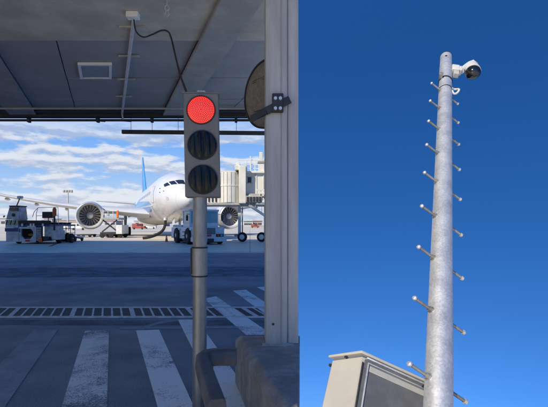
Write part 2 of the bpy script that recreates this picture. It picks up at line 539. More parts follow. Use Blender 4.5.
# tarmac repair strips on either side of the drain
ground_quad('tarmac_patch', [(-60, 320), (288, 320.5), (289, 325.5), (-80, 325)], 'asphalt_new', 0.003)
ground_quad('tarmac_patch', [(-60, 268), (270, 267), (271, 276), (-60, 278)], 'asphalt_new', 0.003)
# crossing stripes, near row and the row that runs on beyond the drain
ground_quad('crossing_stripe', [(34, 330), (58, 330), (3, 410), (-45, 410)], 'paint_faded', 0.006)
ground_quad('crossing_stripe', [(85, 331), (109, 331), (107, 412), (60, 412)], 'paint_worn', 0.006)
ground_quad('crossing_stripe', [(136, 331), (159, 330), (196, 412), (159, 412)], 'paint', 0.006)
ground_quad('crossing_stripe', [(178, 320), (197, 320), (262, 412), (224, 412)], 'paint', 0.006)
ground_quad('crossing_stripe', [(204, 299), (216, 296.5), (272, 335), (246, 335)], 'paint', 0.006)
ground_quad('crossing_stripe', [(233, 291), (246, 290), (290, 319), (272, 319)], 'paint', 0.006)
ground_quad('crossing_stripe', [(257, 287.5), (269, 286.5), (291, 297), (279, 298)], 'paint', 0.006)
# thin worn line and a curved turning line
ground_quad('edge_line', [(120, 327.6), (262, 326.4), (262, 328.4), (120, 329.4)], 'paint_faded', 0.005)
arc = [(136, 331), (146, 326), (158, 322), (172, 319.5), (186, 318.5)]
for i in range(len(arc) - 1):
    a, b = arc[i], arc[i + 1]
    ground_quad('curved_line', [a, b, (b[0] + 1, b[1] + 2.2), (a[0] + 1, a[1] + 2.2)], 'paint_faded', 0.0045)
# pale guide line along the edge of the concrete, and a red stand line by the loader
MB().box((-120, 24.35, 0.001), (1.7, 24.75, 0.005)).build('guide_line', 'paint_worn', apron, smooth=0)
ground_quad('stand_line', [(48, 246.5), (51.5, 246.5), (68, 239.5), (66, 239.5)], 'red_roof', 0.005, apron)
ground_quad('stand_line', [(84, 238.3), (128, 236.2), (128, 236.6), (84, 238.9)], 'paint_worn', 0.005, apron)

# drain channel across the road
drain = thing('drain_grate', 'long iron drain channel with pale crossbars set across the asphalt road', 'drain', (-2, 7.7, 0))
d0, d1 = 7.32, 8.06
x0, x1 = -6.6, 0.62
MB().box((x0, d0, -0.03), (x1, d1, 0.004)).build('grate_bed', 'drain_dark', drain, smooth=0)
MB().box((x0, d0 - 0.09, -0.03), (x1, d0, 0.016)).build('frame_rail', 'drain_light', drain, bev=0.004)
MB().box((x0, d1, -0.03), (x1, d1 + 0.09, 0.016)).build('frame_rail', 'drain_light', drain, bev=0.004)
i = 0
x = x0 + 0.1
while x < x1 - 0.04:
    wide = 0.085 if i % 6 == 0 else 0.034
    dx = SK * (d1 - d0) * 0.5
    MB().hexa([(x - dx, d0, 0.0), (x + wide - dx, d0, 0.0), (x + wide + dx, d1, 0.0), (x + dx, d1, 0.0)],
              [(x - dx, d0, 0.013), (x + wide - dx, d0, 0.013), (x + wide + dx, d1, 0.013), (x + dx, d1, 0.013)]
              ).build('crossbar', 'drain_light', drain, smooth=0)
    x += 0.172 if i % 6 else 0.215
    i += 1

# ------------------------------------------------------------------ terminal building over the road
ZC = 4.6
term = thing('terminal_building', 'terminal building whose dark panelled soffit roofs over the road', 'building', (-20, -8, 0))
XR = 0.50
CB = -1.86
TA = math.tan(SUN_AZ)
plan = [(XR, 11.42), (XR, (XR - CB) / TA), (-2.2 * TA + CB, -2.2), (-70, -2.2), (-70, 11.42)]  # unseen rear corner cut along the sun direction so the mast stays sunlit
MB().prism(plan, ZC + 0.07, 31.8).build('shading_storeys', 'terminal', term, smooth=0)  # unseen mass above the soffit, height set to cast shade over the stand
for xx in (-7.5, -17.5, -27.5, -37.5, -47.5, -57.5):
    MB().box((xx - .4, -1.9, 0), (xx + .4, -1.1, ZC + .02)).build('rear_pier', 'terminal', term, bev=.02)
D1 = 6.81
MB().prism([(XR - 0.01, D1 - 0.02), (XR - 0.01, (XR - CB) / TA), (-2.2 * TA + CB, -2.15), (-60, -2.15), (-60, D1 - 0.02)], ZC - 0.02, ZC + 0.065
           ).build('concrete_soffit', 'soffit', term, smooth=0)
rows = [(D1, 8.55), (8.57, 10.0), (10.02, 11.2)]
lines = [-7.2, -6.1, -3.9, -2.62, -1.914, -0.844, 1.459, 2.018, 3.2, 4.4]
g = 0.011
for a, b in rows:
    for k in range(len(lines) - 1):
        q = [(lines[k] + g + SK * a, a + g), (lines[k+1] - g + SK * a, a + g), (lines[k+1] - g + SK * b, b - g), (lines[k] + g + SK * b, b - g)]
        q = clip_right(q, XR - 0.01)
        if len(q) < 3: continue
        dz = random.uniform(-0.006, 0.006)
        MB().prism(q, ZC + dz, ZC + 0.05).build('soffit_panel', 'panel', term, smooth=0)
for xa, xb, dz in ((1.459, 2.018, 0.07), (-2.62, -1.914, 0.05)):
    q = clip_right([(xa + SK * 4.3, 4.3), (xb + SK * 4.3, 4.3), (xb + SK * 11.15, 11.15), (xa + SK * 11.15, 11.15)], XR - 0.02)
    MB().prism(q, ZC - dz - 0.02, ZC - 0.024).build('soffit_beam', 'beam', term, bev=0.006)
MB().box((-40, 11.22, ZC - 0.10), (XR - 0.01, 11.44, ZC + 0.4)).build('fascia', 'dark_steel', term, bev=0.01)
MB().box((-40, 10.86, ZC - 0.06), (XR - 0.02, 11.0, ZC - 0.012)).build('edge_channel', 'dark_steel', term, bev=0.005)
MB().tube([(-40, 10.5, ZC - 0.085), (XR - 0.03, 10.5, ZC - 0.085)], 0.028, 10).build('service_pipe', 'beam', term)
MB().tube([(-40, 11.5, ZC - 0.13), (XR - 0.02, 11.5, ZC - 0.13)], 0.035, 10).build('gutter_pipe', 'dark_steel', term)
for px in (-40, 29, 98, 152, 236):
    p = at(px, 112, 11.5)
    MB().box((p.x - 0.035, 11.44, ZC - 0.19), (p.x + 0.035, 11.56, ZC - 0.02)).build('pipe_hanger', 'dark_steel', term, bev=0.006)
for px in (96, 122):
    p = at(px, 118, 11.3)
    MB().tube([(p.x, 11.3, ZC - 0.1), (p.x, 11.3, ZC - 0.2), (p.x + 0.25, 11.3, ZC - 0.215)], 0.014, 8).build('cable_stub', 'dark_steel', term)

# ceiling light
lt = thing('ceiling_light', 'flat square grey ceiling light set in the soffit panels', 'light', at(95, 69, 8.0))
fa, fb = 7.72, 8.48
xa, xb = (77.5 - PX) / FPX * fa - SK * fa, (112 - PX) / FPX * fa - SK * fa
def skq(xa, xb, a, b): return [(xa + SK * a, a), (xb + SK * a, a), (xb + SK * b, b), (xa + SK * b, b)]
w = 0.055
for q in (skq(xa, xb, fa, fa + w), skq(xa, xb, fb - w, fb), skq(xa, xa + w, fa + w, fb - w), skq(xb - w, xb, fa + w, fb - w)):
    MB().prism(q, ZC - 0.055, ZC - 0.008).build('frame', 'white_paint', lt, smooth=0)
MB().prism(skq(xa + w, xb - w, fa + w, fb - w), ZC - 0.04, ZC - 0.008).build('diffuser', 'diffuser', lt, smooth=0)

# conduit with its clips
cd = thing('conduit', 'thin steel conduit running along the soffit on crosswise clips', 'conduit', at(134, 18, 6.0))
cl_ = lambda d: Vector(((134 - PX) / FPX * 5.98 + SK * (d - 5.98), d, ZC - 0.06))
MB().tube([cl_(5.95), cl_(11.1)], 0.028, 10).build('pipe', 'conduit_grey', cd)
MB().tube([cl_(11.1), cl_(11.1) + Vector((0, 0.05, -0.06)), cl_(11.1) + Vector((0.02, 0.05, -0.14))], 0.022, 8).build('pipe_end', 'galv', cd)
for y, wd in ((28, 0.40), (57, 0.36), (80, 0.36), (97, 0.36)):
    d = FPX * (ZC - 0.05 - EYE) / (PY - y)
    p = cl_(d)
    MB().box((p.x - wd/2, d - 0.02, ZC - 0.045), (p.x + wd/2, d + 0.02, ZC - 0.022)).build('clip_bar', 'clip', cd, smooth=0)
p = cl_(5.95)
MB().box((p.x - 0.085, 5.83, ZC - 0.10), (p.x + 0.085, 5.95, ZC - 0.022)).build('junction_box', 'white_paint', cd, bev=0.008)

# cable that swings over to the signal
SD = 3.4
pts = [at(134, 20, 5.93), at(136, 31, 5.75), at(143, 37, 5.5), at(152, 34.5, 5.25), at(161, 30.5, 5.05), at(168, 31.5, 4.9),
       at(171.5, 39, 4.7), at(175, 54, 4.4), at(180, 74, 3.9), at(187, 93.5, SD + 0.02)]
fine = []
for i in range(len(pts) - 1):
    p0, p1, p2, p3 = pts[max(i-1, 0)], pts[i], pts[i+1], pts[min(i+2, len(pts)-1)]
    for k in range(6):
        t = k / 6
        fine.append(0.5 * ((2*p1) + (p2-p0)*t + (2*p0-5*p1+4*p2-p3)*t*t + (3*p1-p0-3*p2+p3)*t**3))
fine.append(pts[-1])
tag(MB().tube(fine, 0.0105, 8).build('signal_cable', 'black'), 'slack black cable looping from the soffit conduit to the signal', 'cable')
# hook left hanging in the soffit
hk = thing('ceiling_hook', 'small eye hook with a wire loop hanging from the concrete soffit', 'hook', at(167, 6, 5.6))
p = at(167, 3, 5.6); p.z = ZC - 0.02
MB().tube([p, p + Vector((0, 0, -0.05))], 0.012, 8).build('eye_bolt', 'galv', hk)
MB().tube([p + Vector((0.028 * math.sin(a), 0, -0.085 + 0.035 * math.cos(a))) for a in [k * math.pi / 7 for k in range(15)]], 0.006, 6, False).build('ring', 'galv', hk)
MB().tube([p + Vector((-0.01, 0, -0.12)), p + Vector((-0.03, 0, -0.17)), p + Vector((0.0, 0, -0.21)), p + Vector((0.03, 0, -0.17)), p + Vector((0.012, 0, -0.125))], 0.005, 6).build('wire', 'galv', hk)

# height bar on wires
hb = thing('height_bar', 'dark horizontal height bar hung on thin wires across the road', 'bar', at(122, 131, 11.25))
A, B = at(122, 131.8, 11.25), at(268.5, 133.2, 11.25)
MB().bar(A, B, 0.09, 0.10).build('bar', 'dark_steel', hb, bev=0.006)
for px in (131, 152, 178, 236):
    t = (px - 122) / (268 - 122); q = A.lerp(B, t)
    MB().tube([q, Vector((q.x, q.y, ZC - 0.1))], 0.006, 5).build('wire', 'dark_steel', hb)

# ------------------------------------------------------------------ plinth, column, mirror
HB = 0.50
pl = thing('concrete_plinth', 'worn grey concrete plinth with chamfered top edge under the column', 'plinth', (0.2, 3.8, 0))
lx = lambda d: -0.151 + 0.19 * (4.24 - d)
rx = lambda d: 0.118 * d
ch = 0.055
q0 = [(lx(4.24), 4.24), (lx(2.5), 2.5), (rx(2.5), 2.5), (rx(4.24), 4.24)]
q1 = [(lx(4.24) + ch, 4.24 - ch), (lx(2.5) + ch, 2.5 + ch), (rx(2.5) - 0.002, 2.5 + ch), (rx(4.24) - 0.002, 4.24 - ch)]
mb = MB()
mb.add([(x, y, 0) for x, y in q0] + [(x, y, HB - 0.05) for x, y in q0] + [(x, y, HB) for x, y in q1],
       [(3,2,1,0)] + [(i, (i+1) % 4, 4 + (i+1) % 4, 4 + i) for i in range(4)] + [(4+i, 4+(i+1) % 4, 8+(i+1) % 4, 8+i) for i in range(4)] + [(8,9,10,11)])
mb.build('block', 'block', pl, bev=0.018, seg=3)
# bits of broken mortar by the column foot
vs = []
for k in range(15):
    x_ = 0.11 + k * 0.021
    vs += [(x_, 3.83 - random.uniform(.0, .035), HB), (x_, 3.85, HB + random.uniform(.004, .022)), (x_, 3.9, HB + .005)]
MB().add(vs, [f_ for k in range(14) for f_ in ((3*k, 3*k+3, 3*k+4, 3*k+1), (3*k+1, 3*k+4, 3*k+5, 3*k+2))]).build('mortar_bed', 'soffit', pl, smooth=0)
CD = 3.85
col = thing('steel_column', 'square grey steel column rising from the concrete plinth to the soffit', 'column', (0.3, CD + 0.15, HB))
cx0, cx1 = (265.5 - PX) / FPX * CD, (287.5 - PX) / FPX * CD
cx2 = (299 - PX) / FPX * CD
MB().box((cx0, CD, HB), (cx1, CD + 0.3, 6.2)).build('shaft', 'column', col, bev=0.012)
MB().box((cx1 + 0.003, CD + 0.03, HB), (cx2, CD + 0.27, 6.2)).build('side_cover', 'column_light', col, bev=0.01)
MB().box((cx1 - 0.062, CD - 0.006, HB + 0.02), (cx1 - 0.054, CD + 0.002, 6.2)).build('seam_strip', 'beam', col, smooth=0)
for z in (HB + 0.09,):
    MB().lathe([(0, 0.012), (0.012, 0.009)], (cx0 + 0.07, CD, z + 0.1), (0, -1, 0), 10).build('bolt', 'dark_steel', col)

mr = thing('traffic_mirror', 'round traffic mirror seen from its brown back on the steel column', 'mirror', at(265, 94, 4.4))
mc = at(266, 94, 4.4)
ax = Vector((math.sin(R(52)), math.cos(R(52)), 0.03)).normalized()    # mirror looks away to the right
RR = 0.346
MB().lathe([(-0.05, 0.0), (-0.048, 0.16), (-0.035, RR * 0.75), (-0.012, RR * 0.97), (0.0, RR)], mc, ax, 56).build('back_shell', 'mirror_back', mr)
MB().lathe([(0.002, 0.0), (0.002, RR * 0.96)], mc, ax, 48).build('mirror_glass', mat('mirror_glass', (0.8, 0.8, 0.8), 0.05, metal=1.0, var=0.01), mr)
MB().lathe([(-0.016, RR - 0.004), (-0.018, RR + 0.012), (0.012, RR + 0.012), (0.012, RR - 0.01)], mc, ax, 56, close=True).build('rim', 'dark_steel', mr)
side = Vector((ax.y, -ax.x, 0)).normalized()
for k, (dz, ln) in enumerate(((0.17, 0.10), (0.15, 0.11), (-0.16, 0.10), (-0.18, 0.09))):
    c = mc - ax * 0.052 + Vector((0, 0, dz)) - side * (0.06)
    MB().bar(c - side * ln, c + side * ln, 0.012, 0.010).build('stiffener', 'mirror_back', mr, smooth=0)
zc = at(0, 104, CD).z
MB().box((at(272, 0, CD).x, CD - 0.05, zc - 0.085), (at(283, 0, CD).x, CD - 0.008, zc + 0.085)).build('clamp_plate', 'dark_steel', mr, bev=0.006)
MB().bar(at(266, 111, CD - 0.03), at(290, 99.5, CD - 0.03), 0.02, 0.07).build('bracket_arm', 'dark_steel', mr, bev=0.004)
MB().bar(at(251, 119, 4.27), at(266.5, 110.8, CD - 0.03), 0.02, 0.07).build('bracket_arm', 'dark_steel', mr, bev=0.004)
for dx in (0.028, 0.072):
    MB().lathe([(0, 0.018), (0.02, 0.016)], (at(272, 0, CD).x + dx, CD - 0.05, zc + 0.035), (0, -1, 0), 6).build('bolt', 'galv', mr)
    MB().lathe([(0, 0.018), (0.02, 0.016)], (at(272, 0, CD).x + dx, CD - 0.05, zc - 0.055), (0, -1, 0), 6).build('bolt', 'galv', mr)

# ------------------------------------------------------------------ traffic signal
sg = thing('traffic_signal', 'three-lens grey traffic signal showing red on a steel pole', 'traffic light', (at(197.5, 0, SD).x, SD, 0))
k = SD / FPX
tc_, bc_ = at(200.8, 93, SD), at(202.8, 197, SD)
hw = 17.6 * k
ux = Vector((1, 0, 0)); uy = Vector((0, 1, 0))
rot = R(3)
ux = Vector((math.cos(rot), math.sin(rot), 0)); uy = Vector((-math.sin(rot), math.cos(rot), 0))
lo = [bc_ - ux*hw, bc_ + ux*hw, bc_ + ux*hw + uy*0.16, bc_ - ux*hw + uy*0.16]
hi = [tc_ - ux*hw, tc_ + ux*hw, tc_ + ux*hw + uy*0.16, tc_ - ux*hw + uy*0.16]
MB().hexa(lo, hi).build('housing', 'signal_grey', sg, bev=0.008)
MB().hexa([p + uy*0.006 - uy*0.0 + Vector((0, 0, 0)) for p in [tc_ - ux*(hw+.008) , tc_ + ux*(hw+.008), tc_ + ux*(hw+.008) + uy*0.17, tc_ - ux*(hw+.008) + uy*0.17]],
          [p + uy*0.006 + Vector((0, 0, 0.012)) for p in [tc_ - ux*(hw+.008), tc_ + ux*(hw+.008), tc_ + ux*(hw+.008) + uy*0.17, tc_ - ux*(hw+.008) + uy*0.17]]).build('top_cap', 'signal_grey', sg, bev=0.003)
t = tc_ + uy * 0.05 + Vector((0, 0, 0.01))
MB().tube([t - ux*0.035, t - ux*0.03 + Vector((0,0,.02)), t + ux*0.03 + Vector((0,0,.02)), t + ux*0.035], 0.008, 8).build('lifting_lug', 'galv', sg)
fw = -uy
for py, lit in ((110, True), (145, False), (179.5, False)):
    f = (py - 93) / (197 - 93)
    c = tc_.lerp(bc_, f) + ux * (0.004 if not lit else -0.001)
    r = 14.0 * k if lit else 14.4 * k
    MB().lathe([(-0.001, r + 0.005), (0.010, r + 0.004), (0.010, r - 0.003), (-0.001, r - 0.003)], c, fw, 48, close=True).build('bezel', 'black', sg)
    lens = MB().lathe([(0.003, r - 0.002), (0.008, r * 0.9), (0.016, r * 0.6), (0.020, r * 0.25), (0.021, 0.0)], c, fw, 48)
    if not lit:
        lens = MB()
        ph = py * .37
        NR, NA = 26, 64
        vs = [c + fw * (0.014 + 0.0035 * math.sin(ph))]
        for i in range(1, NR + 1):
            q_ = (r - 0.002) * i / NR
            for j in range(NA):
                a_ = 2 * math.pi * j / NA
                xx, zz = q_ * math.cos(a_), q_ * math.sin(a_)
                hgt = 0.004 + 0.010 * (1 - (q_ / r) ** 2) + (0.0045 * math.sin(xx * 105 + ph + zz * 7) + 0.0015 * math.sin(xx * 260 + zz * 11)) * (1 - (q_ / r) ** 6)
                vs.append(c + ux * xx + Vector((0, 0, zz)) + fw * hgt)
        fs = [(0, 1 + j, 1 + (j + 1) % NA) for j in range(NA)]
        fs += [(1 + (i - 1) * NA + j, 1 + i * NA + j, 1 + i * NA + (j + 1) % NA, 1 + (i - 1) * NA + (j + 1) % NA) for i in range(1, NR) for j in range(NA)]
        lens.add(vs, fs)
    lens = lens.build('red_lens' if lit else 'unlit_lens', 'red_lens' if lit else 'dark_lens', sg, smooth=60)
    if lit:
        lens['label'] = 'glowing red lens of small bright dots'
        leds = MB()
        for ring in range(1, 9):
            rr = r * 0.96 * ring / 8.6
            n = max(1, int(round(2 * math.pi * ring * 0.92)))
            for j in range(n):
                a = 2 * math.pi * j / n + ring * 0.37
                h = 0.021 - 0.016 * (rr / r) ** 2
                o = c + (ux * math.cos(a) + Vector((0, 0, 1)) * math.sin(a)) * rr + fw * h
                leds.lathe([(0, 0.0032), (0.0022, 0.0027), (0.0036, 0.0010)], o, fw, 6)
        tag(leds.build('led', 'red_led', lens), kind='stuff')
px_ = at(197.4, 0, SD).x
MB().tube([(px_ + 0.006, SD + 0.08, 0.0), (px_ + 0.012, SD + 0.08, bc_.z + 0.02)], 0.0585, 28).build('pole', 'grey_pole', sg)
z0, z1 = at(0, 277, SD).z, at(0, 248, SD).z
MB().tube([(px_ + 0.008, SD + 0.08, z0), (px_ + 0.008, SD + 0.08, z1)], 0.066, 28).build('coupling', 'grey_pole', sg)
for zz in (z0, z1):
    MB().tube([(px_ + 0.008, SD + 0.08, zz - 0.006), (px_ + 0.008, SD + 0.08, zz + 0.006)], 0.0685, 28).build('coupling_band', 'black', sg)
MB().box((px_ - 0.066, SD + 0.045, z0 + 0.02), (px_ - 0.052, SD + 0.12, z1 - 0.005)).build('coupling_plate', 'dark_steel', sg, bev=0.004)
MB().box((px_ - 0.11, SD - 0.04, 0.0), (px_ + 0.12, SD + 0.2, 0.02)).build('base_plate', 'dark_steel', sg, bev=0.004)

# ------------------------------------------------------------------ bumper guard in front of the pole
bg_ = thing('bumper_guard', 'grey rounded bumper guard bending round the foot of the signal pole', 'guard', (-0.2, 2.8, 0))
bz = 0.67
path = [Vector((-0.095, 2.98, bz)), Vector((-0.18, 2.98, bz)), Vector((-0.25, 2.975, bz)), Vector((-0.30, 2.945, bz)), Vector((-0.325, 2.88, bz)), Vector((-0.315, 2.80, bz)),
        Vector((-0.25, 2.5, bz)), Vector((-0.165, 2.12, bz))]
vs, fs = [], []
prof = [(-0.045, -0.055), (0.045, -0.055), (0.05, -0.02), (0.045, 0.035), (0.03, 0.05), (-0.03, 0.05), (-0.045, 0.035), (-0.05, -0.02)]
for i, p in enumerate(path):
    t = (path[min(i+1, len(path)-1)] - path[max(i-1, 0)]).normalized()
    x = t.cross(Vector((0, 0, 1)))
    vs += [p + x*a + Vector((0, 0, b)) for a, b in prof]
n = len(prof)
for i in range(len(path) - 1):
    fs += [(i*n+j, i*n+(j+1) % n, (i+1)*n+(j+1) % n, (i+1)*n+j) for j in range(n)]
fs += [tuple(range(n))[::-1], tuple(range((len(path)-1)*n, len(path)*n))]
MB().add(vs, fs).build('rail', 'guard', bg_, smooth=50)
for p in ((-0.285, 2.92), (-0.18, 2.18)):
    MB().tube([(p[0], p[1], 0), (p[0], p[1], bz - 0.04)], 0.03, 12).build('post', 'guard', bg_)

# ------------------------------------------------------------------ aircraft
air = thing('airliner', 'white twin-engine airliner with blue tail parked nose-on at the stand', 'aircraft', (-6.1, 42.0, 0), R(109))
PRO = [(0, .04, 4.02), (.12, .36, 4.04), (.35, .66, 4.09), (.8, 1.02, 4.2), (1.6, 1.47, 4.36), (2.6, 1.88, 4.51), (4, 2.30, 4.68), (5.5, 2.60, 4.79), (7.5, 2.84, 4.87),
       (10, 2.94, 4.9), (14, 2.95, 4.9), (20, 2.95, 4.9), (28, 2.95, 4.9), (36, 2.93, 4.24), (42, 2.65, 5.15), (48, 1.9, 5.65), (53, 1.1, 6.15), (56, .35, 6.5)]
def prof_at(s_):
    for a, b in zip(PRO, PRO[1:]):
        if a[0] <= s_ <= b[0]:
            t = (s_ - a[0]) / (b[0] - a[0])
            return a[1] + (b[1]-a[1])*t, a[2] + (b[2]-a[2])*t
    return PRO[-1][1:]
def skin(s_, th, off=0.0):
    r, z = prof_at(s_)
    r += off
    return Vector((s_, r * math.sin(th), z + r * math.cos(th)))
mb = MB(); n = 48
ss = []
for a, b in zip(PRO, PRO[1:]):
    m_ = 3 if a[0] < 10 else 2
    ss += [a[0] + (b[0]-a[0]) * q / m_ for q in range(m_)]
ss.append(56)
vs = [skin(s_, 2*math.pi*j/n) for s_ in ss for j in range(n)]
fs = [(i*n+j, i*n+(j+1) % n, (i+1)*n+(j+1) % n, (i+1)*n+j) for i in range(len(ss)-1) for j in range(n)]
fs += [tuple(range(n))[::-1], tuple(range((len(ss)-1)*n, len(ss)*n))]
fus = mb.add(vs, fs).build('fuselage', 'air_white', air, local=True, smooth=60)
def patch(cor, nu=8, nv=4, off=0.012):
    """cor: (s, theta) of bottom-in, bottom-out, top-out, top-in"""
    vs, fs = [], []
    for i in range(nu + 1):
        for j in range(nv + 1):
            u, v = i / nu, j / nv
            a = [(cor[0][q]*(1-u) + cor[1][q]*u)*(1-v) + (cor[3][q]*(1-u) + cor[2][q]*u)*v for q in (0, 1)]
            vs.append(skin(a[0], R(a[1]), off))
    for i in range(nu):
        for j in range(nv):
            fs.append((i*(nv+1)+j, (i+1)*(nv+1)+j, (i+1)*(nv+1)+j+1, i*(nv+1)+j+1))
    return MB().add(vs, fs)
for sd in (1, -1):
    f = lambda L: [(a, b*sd) for a, b in L]
    patch(f([(1.55, 3), (1.95, 27), (2.95, 28), (2.5, 3)])).build('cockpit_window', 'cockpit', fus, local=True)
    patch(f([(2.0, 30), (2.6, 46), (3.6, 43.5), (3.0, 30)])).build('cockpit_window', 'cockpit', fus, local=True)
    patch(f([(2.75, 49), (3.6, 62), (4.15, 57.5), (3.7, 46.5)])).build('cockpit_window', 'cockpit', fus, local=True)
    # cabin doors, windows and livery
    patch(f([(7.0, 104), (8.1, 104), (8.1, 66), (7.0, 66)]), off=0.018).build('cabin_door', 'air_grey' if sd < 0 else 'air_white', fus, local=True)
    patch(f([(12, 124), (47, 116), (47, 92), (8.5, 112)]), 30, 4, 0.010).build('livery_stripe', 'air_blue', fus, local=True)
    patch(f([(9, 108), (47, 92), (47, 62), (11, 98)]), 30, 4, 0.013).build('livery_stripe', 'air_sky', fus, local=True)
    for k in range(26):
        s_ = 9.5 + k * 1.25
        patch(f([(s_, 84), (s_ + .3, 84), (s_ + .3, 75.5), (s_, 75.5)]), 2, 2, 0.016).build('cabin_window', 'cockpit', fus, local=True)
for s_ in (1.05, 6.0, 12.4):                   # radome and barrel seams
    vs = [skin(s_ + e_, 2*math.pi*j/48, .006) for e_ in (0, .035) for j in range(48)]
    MB().add(vs, [(j, (j+1) % 48, 48 + (j+1) % 48, 48 + j) for j in range(48)]).build('panel_seam', 'air_grey', fus, local=True)
for sd in (1, -1):
    for (a_, c_, t0, t1) in ((6.95, 8.15, 65, 105),):
        for cor in ([(a_, t1), (a_ + .05, t1), (a_ + .05, t0), (a_, t0)], [(c_ - .05, t1), (c_, t1), (c_, t0), (c_ - .05, t0)], [(a_, t0 + 1), (c_, t0 + 1), (c_, t0), (a_, t0)], [(a_, t1), (c_, t1), (c_, t1 - 1), (a_, t1 - 1)]):
            patch([(p_[0], p_[1] * sd) for p_ in cor], 2, 6, .024).build('door_outline', 'bridge_grey', fus, local=True)
    patch([(2.2, 100*sd), (2.7, 100*sd), (2.7, 88*sd), (2.2, 88*sd)], 3, 3, .012).build('access_panel', 'air_grey', fus, local=True)
    patch([(9.0, 128*sd), (10.4, 128*sd), (10.4, 112*sd), (9.0, 112*sd)], 3, 3, .02).build('cargo_hatch', 'air_grey', fus, local=True)
for s_, th in ((3.4, 74), (4.3, 80), (4.6, 70)):
    c = skin(s_, R(th)); nn = Vector((0, math.sin(R(th)), math.cos(R(th))))
    MB().lathe([(0, .05), (.1, .03)], c, nn, 8).build('probe', 'dark_steel', fus, local=True)
MB().hexa([(13, -.04, 7.8), (13.8, -.04, 7.8), (13.8, .04, 7.8), (13, .04, 7.8)], [(13.4, -.03, 8.3), (13.8, -.03, 8.3), (13.8, .03, 8.3), (13.4, .03, 8.3)]).build('antenna', 'air_white', fus, local=True)
# wing-body fairing
vs, fs = [], []
fp = [(15, .3), (17, 1.6), (20, 2.5), (25, 2.75), (30, 2.5), (33, 1.4), (35, .3)]
for s_, w_ in fp:
    for j in range(20):
        a = 2*math.pi*j/20
        vs.append((s_, (w_ + .5) * math.sin(a), 2.75 + 0.42*w_ * math.cos(a)))
fs = [(i*20+j, i*20+(j+1) % 20, (i+1)*20+(j+1) % 20, (i+1)*20+j) for i in range(len(fp)-1) for j in range(20)]
fs += [tuple(range(20))[::-1], tuple(range(120, 140))]
MB().add(vs, fs).build('belly_fairing', 'air_grey', air, local=True, smooth=60)

